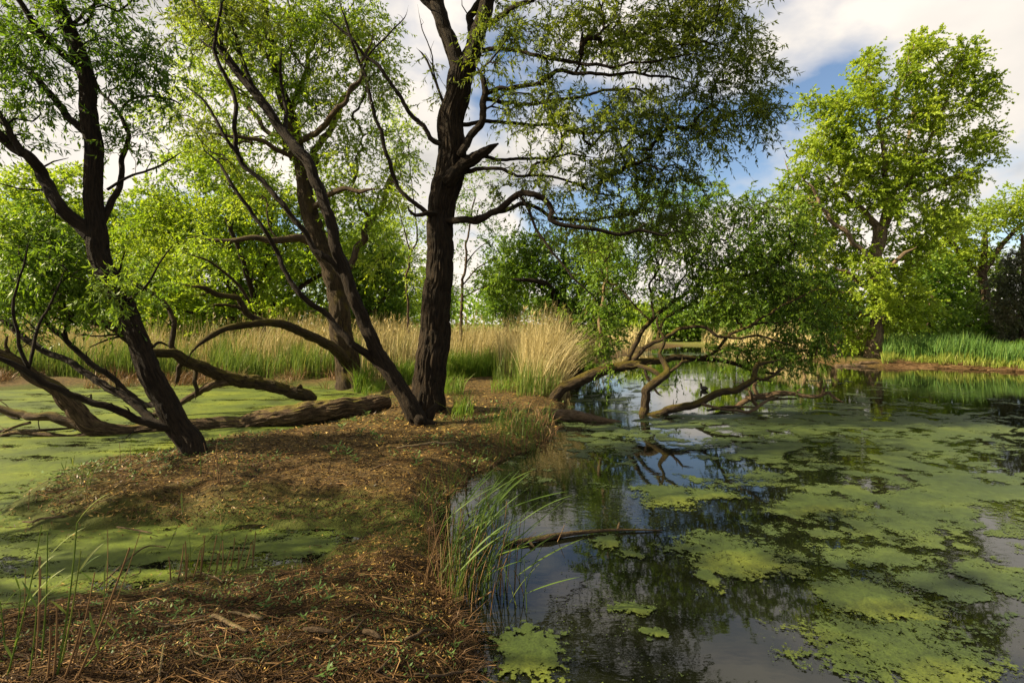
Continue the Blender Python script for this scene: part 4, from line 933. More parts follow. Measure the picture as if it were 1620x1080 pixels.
rw2 = simple_tree("round_willow", "darker green round willow between the old pale willow and the big trunk", 23, [(590, 560, 18), (590, 530, 15), (588, 490, 10)], [[(588, 500, 8), (560, 450, 5), (540, 420, 3)], [(588, 500, 8), (620, 450, 5), (635, 420, 3)]],
    [(570, 440, 55, 50, 70), (620, 440, 36, 50, 44), (560, 500, 60, 30, 44), (620, 500, 35, 25, 30), (590, 400, 50, 40, 40), (540, 460, 40, 50, 36), (600, 350, 40, 30, 16)], 'mid_leaf', 83, L=.16, wr=.3, m=5, nl=16, tl=.8, group=LB)
rw3 = simple_tree("round_willow", "bright yellow-green leafy willow at the left edge beyond the pond", 24, [(60, 560, 20), (60, 500, 15), (65, 430, 10)], [[(62, 450, 8), (20, 390, 5), (-20, 350, 3)], [(64, 440, 8), (110, 390, 5), (150, 350, 3)]],
    [(40, 310, 70, 40, 60), (90, 330, 60, 40, 60), (20, 370, 80, 50, 70), (120, 400, 70, 60, 70), (40, 450, 80, 40, 50), (180, 350, 40, 50, 40), (190, 440, 50, 50, 50), (-60, 400, 70, 90, 60), (100, 280, 60, 25, 24), (30, 280, 40, 20, 14), (90, 470, 90, 30, 40)], 'fresh_leaf', 85, L=.18, wr=.3, m=5, nl=16, tl=.9, scale=.85, group=LB)
simple_tree("slender_tree", "slender pale sparse tree just left of the big trunk", 17.5, [(647, 560, 5), (646, 500, 4.5), (644, 440, 4), (650, 400, 3.5), (658, 380, 3), (655, 320, 2), (648, 250, 1.5)], [[(650, 400, 3), (636, 350, 2.5), (625, 300, 1.5)]],
    [(640, 230, 30, 60, 26), (632, 320, 25, 50, 20), (655, 370, 22, 40, 10), (625, 190, 25, 40, 12), (650, 440, 20, 30, 6)], 'fresh_leaf', 87, L=.11, wr=.22, m=5, nl=14, tl=.6, bark='bark_far', flare=None, rt=.003)
simple_tree("slender_tree", "sparse small tree just right of the big trunk against the sky", 17, [(728, 540, 6), (730, 500, 5.5), (732, 450, 5), (738, 400, 4), (745, 350, 3), (752, 300, 2)], [[(733, 450, 3), (755, 425, 2.5), (785, 405, 1.5)], [(735, 420, 3), (755, 395, 2), (790, 370, 1.2)], [(732, 470, 3), (760, 455, 2), (795, 450, 1.2)]],
    [(760, 330, 45, 45, 24), (780, 380, 40, 30, 12), (750, 280, 40, 35, 14), (735, 390, 20, 40, 6), (790, 440, 25, 25, 6), (740, 470, 15, 20, 4)], 'mid_leaf', 89, L=.11, wr=.22, m=5, nl=13, tl=.6, flare=None, rt=.003)
simple_tree("round_willow", "green willow with black hollow trunk behind the dry reed clump", 17.6, [(908, 592, 44), (905, 570, 36), (898, 530, 30), (888, 490, 24), (872, 460, 18)], [[(890, 500, 12), (870, 455, 10, -.5), (845, 445, 8, -.8), (800, 440, 4, -1)], [(895, 510, 12), (920, 460, 9, .3), (950, 420, 5, .6)], [(890, 495, 10), (895, 440, 8), (890, 400, 5)]],
    [(860, 420, 70, 36, 90), (930, 430, 60, 45, 80), (800, 430, 40, 30, 26), (910, 500, 70, 40, 70), (960, 500, 45, 50, 46), (860, 470, 60, 30, 40), (980, 450, 35, 40, 30), (940, 555, 40, 25, 30), (890, 385, 60, 24, 34), (820, 400, 50, 30, 34), (950, 395, 40, 30, 24), (780, 450, 30, 25, 14), (870, 520, 30, 20, 10)], 'mid_leaf', 91, L=.125, wr=.26, m=5, nl=16, tl=.6, bark='bark_dark', rt=.003)

# --- far side of the pond
FB = "bushes along the far end of the pond"
for i, (lab, Y, px, top, blobs, lf) in enumerate([
    ("bright green bush low at the far end of the pond", 44, 1085, 505, [(1085, 510, 55, 26, 60), (1050, 525, 40, 16, 26), (1120, 520, 40, 18, 30)], 'mid_leaf'),
    ("tall yellow-green tree behind the far end of the pond", 50, 1160, 440, [(1150, 450, 50, 45, 60), (1200, 430, 50, 50, 60), (1170, 500, 60, 35, 50), (1230, 480, 40, 50, 40)], 'fresh_leaf'),
    ("yellow-green bush left of the bright bush at the far end", 46, 1020, 495, [(1015, 505, 40, 28, 44), (990, 520, 30, 18, 20), (1050, 490, 25, 25, 18)], 'fresh_leaf'),
    ("leafy thicket on the far bank behind the leaning willow's tips", 36, 1240, 500, [(1240, 510, 50, 40, 50), (1280, 470, 40, 60, 40), (1200, 525, 40, 20, 24)], 'mid_leaf')]):
    simple_tree("far_bush" if i != 1 else "far_tree", lab, Y, [(px, 546, 8), (px, 530, 7), (px + 2, top + 10, 4)], [], blobs, lf, 95 + i, L=.32, wr=.36, m=5, nl=13, tl=1.4, group=FB, bf=.1, cat="bush" if i != 1 else "tree", rt=.006, flare=None)

# more willows standing farther back: copies of the ones above with their parts
def copy_tree(t, px, Y, rz, sc_, label, group):
    r = t.root.copy(); COL.objects.link(r)
    x = (px - CX) / F * Y; r.location = (x, Y, float(height([[x, Y]])[0])); r.rotation_euler = (0, 0, rz); r.scale = (sc_,) * 3
    r["label"] = label; r["group"] = group
    for ch in t.root.children:
        c = ch.copy(); COL.objects.link(c); c.parent = r
        for g in ch.children:
            d = g.copy(); COL.objects.link(d); d.parent = c
for (t_, px, Y_, rz, k_, lab) in [(rw1, 250, 32, 2.4, 1.0, "pale willow farther back, seen between the leaning left trunk and the old willow"), (rw1, 560, 34, 4.2, 1.0, "pale willow farther back, right behind the old willow's trunk"),
        (rw3, 150, 31, 1.2, 1.0, "pale willow farther back, just right of the leaning left trunk"), (rw2, 400, 29, 3.0, 1.45, "green willow farther back, behind the wide yellow-green one"), (rw3, -40, 33, 3.6, 1.1, "pale willow farther back at the very left edge"),
        (rw2, 800, 52, 1.0, 1.5, "small far willow in the gap right of the big trunk"), (rw2, 690, 46, 2.0, 1.3, "small far willow hidden mostly by the big trunk")]:
    copy_tree(t_, px, Y_, rz, k_, lab, LB)

# ------------------------------------------------------------------ reeds, grass, litter
def hz(x, y): return height(np.column_stack([x, y]))

def ribbons(B, h, lean, w, K=4, bend=1.0, rng=None, flat=None):
    """blades: base B (n,3), height h, horizontal lean vector (n,2), half width w -> verts, quads"""
    n = len(B); t = np.linspace(0, 1, K)
    C = np.zeros((n, K, 3))
    for k, tt in enumerate(t):
        C[:, k, :2] = B[:, :2] + lean * (tt ** (1 + bend))[..., None] if np.ndim(tt) else B[:, :2] + lean * tt ** (1 + bend)
        C[:, k, 2] = B[:, 2] + h * tt * (1 - 0.25 * (np.linalg.norm(lean, axis=1) / (h + 1e-6)) * tt)
    a = rng.uniform(0, math.pi, n) if flat is None else flat
    side = np.stack([np.cos(a), np.sin(a), np.zeros(n)], -1)
    prof = np.clip(1.15 - t ** 2.2 * 1.1, 0.06, 1) * np.where(t < 0.05, 0.7, 1)
    L = C - side[:, None] * (w[:, None] * prof)[..., None]; R = C + side[:, None] * (w[:, None] * prof)[..., None]
    V = np.stack([L, R], 2).reshape(-1, 3)
    b = (np.arange(n)[:, None] * K + np.arange(K - 1)[None]) * 2
    Q = np.stack([b, b + 1, b + 3, b + 2], -1).reshape(-1, 4)
    return V, Q

def bed(name, label, mat, region, n, hr, wr, seed, leanf=0.25, leandir=(0.1, 0), K=3, parent=None, clump=0.0, cat="reeds", kind="stuff", tone=0.5, plume=0, loc=None, sdr=None):
    """region: list of (px0, px1, Y0, Y1, weight)"""
    rng = np.random.default_rng(seed); Bx, By = [], []
    tot = sum(r[4] for r in region)
    for (p0, p1, y0, y1, wgt) in region:
        m = int(n * wgt / tot * (2 if clump else 1)); Yv = rng.uniform(y0, y1, m); px = rng.uniform(p0, p1, m)
        Bx.append((px - CX) / F * Yv); By.append(Yv)
    x, y = np.concatenate(Bx), np.concatenate(By)
    if clump:
        nz = fbm(np.column_stack([x, y]) * 1.3, 3, seed); k = nz > np.quantile(nz, 0.5); x, y = x[k], y[k]
    P2 = np.column_stack([x, y])
    sr_ = sdf(P2, W_RIGHT); k = (sr_ > (sdr[0] if sdr else -0.12)) & (sdf(P2, W_LEFT) > -0.25)
    if sdr: k &= sr_ < sdr[1]
    P2 = P2[k]
    z = np.maximum(height(P2), -0.03); n = len(P2)
    h = rng.uniform(*hr, n) * (0.5 + 1.0 * fbm(P2 * 0.9, 3, seed + 1))
    lean = (rng.normal(size=(n, 2)) * leanf + np.array(leandir)) * h[:, None]
    w = rng.uniform(*wr, n)
    V, Q = ribbons(np.column_stack([P2, z]), h, lean, w, K, 1.0, rng)
    rn = np.repeat(np.clip(tone + rng.normal(size=n) * 0.22, 0, 1), K - 1)
    parts_V, parts_Q = [V], [Q]; off = len(V)
    if plume:
        m = min(plume, n); idx = rng.choice(n, m, replace=False)
        top = np.column_stack([P2[idx] + lean[idx], z[idx] + h[idx] * (1 - .25 * np.linalg.norm(lean[idx], axis=1) / h[idx])])
        q = 7
        b = np.repeat(top, q, 0) + np.array([0, 0, -1.0]) * rng.uniform(0, .18, (m * q, 1))
        D = unit(rng.normal(size=(m * q, 3)) * 0.4 + np.array([0.35, 0, 0.9])); S = unit(np.cross(D, rng.normal(size=(m * q, 3))))
        v, f = leaf_quads(b, D, S, rng.uniform(.07, .16, m * q), rng.uniform(.007, .016, m * q))
        parts_V.append(v); parts_Q.append(f + off); rn = np.concatenate([rn, np.clip(rng.normal(.25, .15, m * q), 0, 1)])
    V = np.vstack(parts_V)
    if loc is not None: V = V - np.asarray(loc)
    o = make_mesh(name, V, [np.vstack(parts_Q)], M[mat], parent, rnd=rn, smooth=False)
    if kind: o["kind"] = kind
    if parent is None: tag(o, label, cat)
    return o

# beyond the left pond
bed("dry_reed_bed", "tall tan dry reed bed beyond the left pond", 'dry_reed', [(-250, 200, 15.6, 21, 1), (200, 640, 15.4, 18, .35), (430, 640, 17, 22, .35)], 10500, (0.8, 1.7), (.004, .009), 201, .16, clump=1, plume=900)
bed("green_reed_shoots", "fresh green reed shoots in front of the tan reeds beyond the left pond", 'reed_green', [(-250, 640, 14.4, 18.5, 1)], 12500, (.5, 1.2), (.006, .013), 202, .16, clump=1)
bed("brown_reed_stubble", "low brown dead reed stubble along the far edge of the left pond", 'brown_reed', [(-250, 560, 13.2, 15.2, 1)], 4500, (.12, .5), (.005, .010), 203, .7, tone=.55, clump=1)
bed("dry_reed_field", "distant tan reed field behind the big willow", 'dry_reed', [(-200, 1000, 22, 34, .5), (640, 900, 16, 22, .35), (500, 1000, 34, 55, .4)], 10000, (0.7, 1.3), (.010, .024), 204, .12, plume=500)
bed("meadow_grass", "lush green grass behind the big willow", 'grass', [(560, 660, 12.5, 16, .25), (705, 860, 14.2, 18, .6), (640, 900, 17, 26, .3)], 16000, (.4, .85), (.005, .012), 205, .35, clump=1)
bed("meadow_reeds", "thin tan reeds standing in the grass behind the big willow", 'dry_reed', [(570, 660, 13, 18, .3), (700, 900, 15, 20, .5)], 3500, (1.0, 1.7), (.004, .009), 206, .12, plume=200)
# the dry clump right of the path
cl = thing("reed_clump", G(835, 640).tolist() + [0.1], "tall straw-coloured reed clump at the water's edge right of the big trunk", "reed clump")
lc = np.array(cl.location)
bed("stalks", None, 'dry_reed', [(822, 880, 11.4, 13.8, 1), (845, 895, 10.9, 12.8, .6), (785, 850, 13.4, 15.5, .4)], 2400, (0.9, 1.7), (.0025, .0055), 207, .17, (.05, 0), K=4, parent=cl, plume=70, loc=lc, tone=.62)
bed("shoots", None, 'reed_green', [(815, 885, 10.6, 13.0, 1), (780, 850, 13, 14.4, .4)], 1000, (.35, 1.05), (.004, .010), 208, .16, parent=cl, loc=lc)
bed("leaning_stalks", None, 'dry_reed', [(850, 895, 10.9, 12.4, 1)], 300, (1.1, 1.7), (.003, .006), 209, .16, (.5, -.05), K=4, parent=cl, loc=lc, tone=.62)
# low sedge on the near bank, under the clump
sg = thing("sedge_tuft", GZ(820, 690), "dark green sedge tuft overhanging the water's edge in front of the dry reeds", "sedge")
bed("blades", None, 'reed_green', [(775, 872, 7.4, 8.7, 1), (760, 850, 6.6, 7.6, .5)], 330, (.12, .42), (.0025, .005), 210, .6, (.12, -.05), parent=sg, loc=np.array(sg.location), tone=.1, clump=1)
bed("dead_blades", None, 'brown_reed', [(800, 880, 7.2, 8.9, 1)], 260, (.08, .3), (.003, .006), 211, .5, (.15, -.1), parent=sg, loc=np.array(sg.location))
for k, (px, py, n, h0, h1, lab) in enumerate([(730, 655, 120, .25, .5, "small pale green grass tuft at the right foot of the big trunk"), (715, 622, 220, .35, .6, "grass tuft behind the right side of the big trunk"),
                                               (590, 618, 200, .3, .55, "grass tuft left of the big trunk behind the slim stem"), (795, 618, 160, .25, .45, "low bright grass tuft on the trodden path")]):
    c = GZ(px, py); tf = thing("grass_tuft", c, lab, "grass", "grass tufts near the big willow")
    bed("blades", None, 'grass', [(px - 18, px + 18, c[1] - .3, c[1] + .4, 1)], n, (h0, h1), (.003, .006), 230 + k, .35, parent=tf, loc=c)
# frayed edge of the near bank: dead blades and rootlets hanging over the water
bed("bank_edge_roots", "brown rootlets and dead blades hanging over the near bank's water edge", 'brown_reed', [(640, 900, 2.2, 4.5, 1), (660, 900, 4.5, 9, .8)], 16000, (.03, .11), (.0010, .0024), 221, 1.0, (.5, -.15), sdr=(-.06, .09), tone=.1)
bed("bank_edge_grass", "thin green blades growing along the near bank's water edge", 'reed_green', [(640, 900, 4.0, 9, .8)], 1500, (.06, .24), (.0014, .003), 222, .5, (.2, -.1), sdr=(-.03, .22), tone=.1, clump=1)
# right bank
bed("green_reed_fringe", "even green reed fringe along the far right bank", 'reed_blue', [(1398, 1800, 16, 25.0, 1)], 42000, (.5, 1.05), (.007, .016), 212, .14, sdr=(.45, 3.2))
bed("yellow_reed_base", "yellowed lower stems under the green reed fringe", 'grass', [(1395, 1800, 16, 23, 1)], 36000, (.2, .5), (.006, .013), 213, .3, tone=.95, sdr=(.15, .8))
bed("far_dry_reeds", "golden dry reeds on the far banks of the right pond", 'dry_reed', [(950, 1030, 33, 46, .3), (1110, 1260, 29, 42, .7), (1200, 1340, 24, 31, .6), (1330, 1378, 23.6, 26, .2)], 7000, (0.5, 1.5), (.012, .03), 214, .15, tone=.55)
bed("bank_grass", "thick grass on the ground behind the right bank", 'grass', [(1280, 1800, 23.5, 32, 1)], 9000, (.4, .9), (.012, .025), 215, .3)
# washed-up stems along the right shoreline
rg = np.random.default_rng(77)
n = 9000; px = rg.uniform(1395, 1800, n); yy = rg.uniform(15, 21.8, n)
x = (px - CX) / F * yy; P2 = np.column_stack([x, yy]); k = np.abs(sdf(P2, W_RIGHT)) < .38; P2 = P2[k][:520]; n = len(P2)
a = rg.normal(0, .45, n); ln = rg.uniform(.5, 1.5, n); d = np.column_stack([np.cos(a), np.sin(a) * .6])
z = np.maximum(height(P2), 0) + rg.uniform(.0, .09, n)
C = np.stack([np.column_stack([P2 + d * (ln * tt)[:, None], z + rg.normal(0, .04, n) - .06 * tt]) for tt in (0, .35, .7, 1)], 1); C[..., 2] = np.maximum(C[..., 2], .004)
V, Q = ribbon_tubes(C, np.repeat(rg.uniform(.005, .012, n)[:, None], 4, 1), 3)
tag(make_mesh("reed_debris", V, [Q], M['brown_reed'], rnd=np.repeat(rg.uniform(.3, 1.0, n), 9)), "tangle of washed-up straw stems along the far right shoreline", "reed debris", kind="stuff")
# shoreline driftwood at the foot of the tall tree
for k, (pts, lab) in enumerate([([(1322, 579, 8), (1345, 577, 9), (1365, 580, 8), (1385, 583, 6)], "pale driftwood log along the shore at the tall tree's foot"), ([(1360, 574, 5), (1385, 578, 6), (1400, 581, 4)], "short driftwood piece against the tall tree's roots")]):
    t = Tree("driftwood", lab, U(pts[0][0], pts[0][1], 20.4), cat="driftwood", seed=301 + k, bark='dead_wood')
    t.limb([(a_, b_, c_, 0) for a_, b_, c_ in pts], 20.4 + .2 * k, attach=None, name="stem", lump=.2)

# distant wood closing the horizon
rg = np.random.default_rng(91)
n = 16000
X = rg.uniform(-150, 75, n); Yw = rg.uniform(72, 100, n)
top = 3.2 + 3.2 * fbm(np.column_stack([X * .07, Yw * .05]), 3, 4) + 1.8 * fbm(np.column_stack([X * .4, Yw * .3]), 2, 6)
Z = top * rg.random(n) ** .6
D = unit(rg.normal(size=(n, 3)) + [0, 0, -.2]); S = unit(np.cross(D, rg.normal(size=(n, 3))))
V, Q = leaf_quads(np.column_stack([X, Yw, Z]), D, S, rg.uniform(.5, 1.1, n), rg.uniform(.18, .4, n))
tag(make_mesh("distant_wood", V, [Q], M['mid_leaf'], rnd=np.clip(fbm(np.column_stack([X * .15, Yw * .1]), 2, 9) + rg.normal(size=n) * .15, 0, 1), smooth=False), "low distant wood closing the horizon", "wood", kind="stuff")

# ---- foreground reed clump, every blade and stalk a piece
def blade_mesh(name, mat, C, w, parent, side, tone, fold=0.25):
    K = len(C); t = np.linspace(0, 1, K); prof = np.clip(np.sin(np.clip(t * .9 + .12, 0, 1) * math.pi) ** .6, .05, 1) * w
    tg = unit(np.gradient(C, axis=0)); s = unit(np.cross(tg, side)); nrm = np.cross(s, tg)
    V = np.concatenate([C - s * prof[:, None] + nrm * prof[:, None] * fold, C, C + s * prof[:, None] + nrm * prof[:, None] * fold])
    i = np.arange(K - 1); Q = np.vstack([np.stack([i, K + i, K + i + 1, i + 1], -1), np.stack([K + i, 2 * K + i, 2 * K + i + 1, K + i + 1], -1)])
    return make_mesh(name, V, [Q], M[mat], parent, rnd=np.full(len(Q), tone))
def stalk_mesh(name, mat, C, r, parent, tone):
    V, Q = ribbon_tubes(np.asarray(C)[None], np.linspace(r, r * .55, len(C))[None], 5)
    return make_mesh(name, V, [Q], M[mat], parent, rnd=np.full(len(Q), tone))
rg = np.random.default_rng(17)
c = GZ(728, 962); rc = thing("reed_clump", c, "green reed clump leaning over the dark water at the near bank edge", "reed clump")
for k in range(165):
    b = np.array([rg.normal(.03, .13), rg.normal(.05, .10), -.06]); h = rg.uniform(.35, .78)
    lean = np.array([rg.normal(.07, .10), rg.normal(0, .08)])
    t = np.linspace(0, 1, 7)[:, None]
    C = b + np.concatenate([lean[None] * t ** 1.6, h * t * (1 - .05 * t)], 1)
    stalk_mesh("stalk", 'reed_green' if rg.random() < .6 else 'brown_reed', C, rg.uniform(.0022, .004), rc, rg.uniform(.1, .8))
    if rg.random() < .42:
        j = rg.integers(3, 7); s0 = C[j]; a = rg.normal(.1, .7); ln = rg.uniform(.22, .5)
        d = np.array([math.cos(a), math.sin(a) * .7, rg.uniform(.5, 1.3)]); d /= np.linalg.norm(d)
        t2 = np.linspace(0, 1, 7)[:, None]
        L_ = s0 + d * ln * t2 + np.array([0.12, 0, -rg.uniform(.0, .18)]) * ln * t2 ** 2.2
        blade_mesh("leaf", 'reed_green', L_, rg.uniform(.0035, .0068), rc, np.array([.2, -.3, 1.0]), rg.uniform(.05, .6))
for (px, py, tx, ty, r, m, lab) in [(718, 970, 706, 800, .0035, 'dry_reed', None), (760, 985, 815, 850, .004, 'brown_reed', None), (733, 962, 778, 935, .007, 'brown_reed', "thick snapped brown stem"), (700, 1000, 697, 860, .003, 'dry_reed', None)]:
    p0, p1 = U(px, py, c[1]) - c, U(tx, ty, c[1] - .1) - c
    o = stalk_mesh("stalk", m, np.array([p0 + (p1 - p0) * q for q in (0, .3, .6, 1)]), r, rc, .6)
    if lab: o["label"] = lab
# sparse reeds at the lower left
def sparse(name, label, spec, seed, cat="reeds"):
    rg = np.random.default_rng(seed); c0 = GZ(spec[0][0], spec[0][1]); c0[2] = max(c0[2], 0); e = thing(name, c0, label, cat)
    for (px, py, tx, ty, r, green) in spec:
        b = GZ(px, py); b[2] = max(b[2], -.02); tp = U(tx, ty, b[1]); v = tp - b
        t = np.linspace(0, 1, 6)[:, None]; C = b - c0 + v * t + np.array([.06, 0, 0]) * (t * (1 - t)) * v[2]
        stalk_mesh("stalk", 'reed_green' if green else 'brown_reed', C, r * 1.25, e, rg.uniform(.2, .8))
        if green:
            for q in range(2):
                s0 = C[rg.integers(2, 6)]; a = rg.normal(0, .8) + (math.pi if rg.random() < .3 else 0); ln = rg.uniform(.10, .24)
                d = np.array([math.cos(a) * .7, math.sin(a) * .5, 1.0]); d /= np.linalg.norm(d); t2 = np.linspace(0, 1, 6)[:, None]
                blade_mesh("leaf", 'reed_green', s0 + d * ln * t2 + np.array([.1, 0, -.25]) * ln * t2 ** 2, rg.uniform(.003, .006), e, np.array([.2, -.3, 1.]), rg.uniform(.2, .9))
    return e
sparse("reed_tuft", "sparse green and brown reed stalks at the lower left corner", [(20, 1040, 66, 830, .003, 1), (25, 1020, 32, 935, .0028, 1), (55, 1062, 62, 880, .0025, 0), (65, 1050, 75, 842, .003, 1), (90, 1070, 122, 826, .0035, 1), (95, 1060, 128, 870, .003, 1),
    (85, 1075, 90, 960, .004, 0), (110, 1072, 150, 905, .003, 0), (60, 1012, 64, 880, .003, 0), (120, 1078, 205, 866, .0042, 0), (140, 1079, 178, 945, .003, 0), (75, 1078, 80, 990, .004, 0), (100, 1079, 130, 985, .004, 0), (10, 1075, 30, 990, .003, 1), (45, 1078, 58, 960, .0028, 1), (130, 1060, 195, 985, .0028, 1), (150, 1020, 165, 940, .0025, 1), (8, 1030, 0, 950, .003, 1), (160, 1010, 222, 840, .0022, 0), (35, 1000, 40, 900, .002, 0), (168, 935, 170, 838, .0026, 0)], 401)
sparse("dead_stalks", "dark dead reed stubs standing at the edge of the green inlet", [(270 + 7.5 * k + (k * 37 % 11), 916 - k * 1.5 + (k * 13 % 9), 273 + 7.7 * k + (k * 37 % 11) + (k * 29 % 17) - 6, 880 - (k * 53 % 34) - k * .5, .0042, 0) for k in range(18)] + [(345, 900, 352, 838, .002, 1), (262, 900, 295, 795, .0022, 1), (300, 905, 300, 845, .002, 1)], 402)
sparse("dead_stalks", "thin dark dead stalks standing in the near dark water", [(862, 925, 860, 868, .003, 0), (868, 930, 871, 880, .0028, 0), (874, 935, 866, 876, .003, 0), (880, 940, 893, 830, .0028, 0), (888, 940, 876, 862, .0026, 0), (895, 945, 884, 868, .0026, 0), (905, 960, 897, 900, .0025, 0), (812, 900, 812, 862, .0025, 0), (827, 898, 827, 875, .0025, 0), (858, 885, 858, 872, .0025, 0), (912, 985, 914, 905, .0025, 0), (922, 960, 921, 928, .0025, 0), (896, 1000, 889, 930, .0025, 0), (908, 1012, 898, 960, .0025, 0)], 403)
sparse("reed_tuft", "few dry and green stalks at the foot of the leaning left willow", [(330, 745, 322, 700, .004, 0), (337, 742, 345, 690, .004, 0), (345, 748, 360, 705, .003, 1), (350, 750, 338, 715, .004, 0), (318, 752, 316, 715, .004, 1), (340, 745, 375, 720, .003, 1), (345, 775, 342, 720, .005, 0), (347, 775, 350, 735, .005, 0), (340, 772, 336, 730, .004, 0)], 404)
sparse("reed_tuft", "green shoots beside the left pond left of the leaning willow", [(135, 775, 145, 725, .003, 1), (140, 772, 150, 735, .003, 1), (128, 770, 132, 742, .003, 1), (110, 760, 118, 720, .003, 1), (100, 757, 105, 728, .003, 1), (138, 790, 136, 765, .003, 0), (240, 775, 240, 735, .003, 0), (205, 740, 206, 705, .003, 0), (190, 735, 189, 700, .003, 0), (45, 800, 46, 775, .003, 0), (25, 765, 22, 745, .003, 0), (30, 766, 34, 750, .003, 0)], 405)

# ---- sticks
def stick(label, pts, name="stick", bark='dead_wood', lift=.012, Yfix=None, group=None):
    W, R = [], []
    for (px, py, w) in pts:
        p = GZ(px, py) if Yfix is None else U(px, py, Yfix)
        p[2] = max(p[2], 0.0) + lift + w * .5 * p[1] / F * .3; W.append(p); R.append(w * .5 * p[1] / F)
    W = np.array(W); R = np.array(R) * .85; C = catmull(np.column_stack([W, R]), .03)
    C[:, 2] = np.maximum(C[:, 2], np.maximum(height(C[:, :2]), 0) + C[:, 3] * .9 + .026)
    V, Q, T, b = tube(C[:, :3], np.maximum(C[:, 3], .001), 9, int(pts[0][0]), .06, .12)
    o = make_mesh(name, V - W[0], [Q, T], M[bark], bco=b, loc=tuple(W[0])); return tag(o, label, "stick", group)
SG = "sticks lying on the near bank"
for lab, pts in [("pale barkless stick in the sunlit patch, nearer of two", [(336, 984, 7), (358, 993, 7), (378, 1003, 6), (390, 1008, 5)]), ("pale stick just behind the nearer barkless one", [(361, 977, 4), (385, 981, 5), (402, 984, 7), (414, 989, 8)]),
    ("long thin bowed pale twig at the bottom", [(299, 1036, 3), (320, 1047, 3), (350, 1053, 3), (405, 1055, 2.5)]), ("dark twig lying left of the two pale barkless sticks", [(250, 999, 2.5), (290, 996, 3), (325, 990, 3), (338, 986, 2)]),
    ("thick short brown branch piece half buried near the middle bottom", [(480, 1006, 7), (500, 1008, 10), (528, 1010, 6)]), ("crooked twig pointing up right of the bowed pale twig", [(414, 1058, 3), (418, 1050, 3), (440, 1036, 3), (458, 1028, 3), (476, 1020, 2)]),
    ("straight stick leaning up toward the right near the bottom", [(516, 1044, 4), (545, 1018, 4), (575, 990, 3)]), ("slim pale twig above the straight leaning stick", [(525, 1000, 2.5), (548, 988, 3), (570, 978, 2)]), ("dull stick at the bottom pointing up right", [(594, 1074, 4), (612, 1057, 4), (626, 1044, 3)]),
    ("grey branch piece near the bank edge at the bottom", [(641, 1021, 5), (660, 1014, 6), (681, 1005, 4)]), ("twig with bend beside the grey branch piece", [(670, 1018, 3), (690, 1012, 3), (706, 1009, 2)]), ("long straight stick along the bottom edge", [(655, 1076, 4), (700, 1078, 5), (768, 1079, 4)]),
    ("upright-looking pale stick at the bottom left of centre", [(252, 1079, 4), (256, 1052, 4), (259, 1032, 3)]), ("short thick brown stump piece right of the half buried branch", [(575, 1010, 9), (590, 1014, 10), (603, 1020, 6)]),
    ("orange-brown stick at the edge of the green inlet's far side", [(36, 829, 3), (65, 826, 4), (103, 822, 3)]), ("long pale stick lying on the bank in front of the stump", [(628, 713, 3), (660, 709, 4), (700, 706, 4), (722, 704, 3)]),
    ("thin dark stick along the inlet's near edge", [(150, 938, 3), (190, 918, 3), (230, 906, 2.5), (262, 898, 2)]), ("short slanting twig among the inlet stubs", [(312, 910, 2.5), (330, 917, 2.5), (352, 928, 2)]),
    ("twig on the brown mound left of centre", [(585, 748, 2.5), (600, 742, 3), (618, 736, 2)]), ("thin stick below the leaning willow's foot", [(185, 810, 2.5), (215, 812, 3), (240, 815, 2)])]:
    stick(lab, pts, group=SG, bark='bark_pale' if 'pale' in lab else 'dead_wood')
rg = np.random.default_rng(66)
fl = thing("floating_stick", U(905, 846, 4.15), "slender bare stick floating on the dark water near the bank", "stick")
fc = np.array(fl.location)
def fs(pts, name):
    W = np.array([np.append(G(px, py, .01), .012 + dz) for px, py, w, dz in pts]); R = np.array([p[2] * .5 * 4.15 / F for p in pts])
    C = catmull(np.column_stack([W, R]), .03); V, Q, T, b = tube(C[:, :3], C[:, 3], 10, 3, .05, .15); make_mesh(name, V - fc, [Q, T], M['bark_log'], fl, bco=b)
fs([(796, 861, 6, 0), (830, 857, 7, .01), (870, 852, 9, .012), (878, 850, 9, .012), (905, 846, 7, .012), (930, 843, 6, .01), (977, 839, 4, .005), (1048, 838, 2, -.004)], "stem")
fs([(836, 856, 4, .012), (842, 863, 4, .005), (846, 865, 2, -.004)], "side_twig"); fs([(977, 839, 4, .01), (979, 836, 4, .03), (980, 834, 2, .04)], "side_twig")
lf = stick("dark waterlogged stick floating on the duckweed at the left edge", [(-20, 728, 5), (0, 727, 6), (56, 725, 6), (85, 722, 5), (126, 717, 3)], bark='bark_dark')
stick("small dark stick end poking from the duckweed at the left edge", [(10, 694, 4), (20, 699, 6), (30, 701, 4)], bark='bark_dark')
stick("dark branch lying flat in the duckweed below the V-shaped trunk", [(1120, 690, 4), (1150, 684, 6), (1195, 683, 3)], bark='bark_dark')
stick("dark sunken branch right of the V-shaped trunk", [(1180, 662, 4), (1215, 658, 6), (1260, 658, 3)], bark='bark_dark')
stick("thin twig lying on the left duckweed near the leaning willow", [(200, 717, 2), (235, 702, 3), (265, 693, 2)], bark='bark_dark')

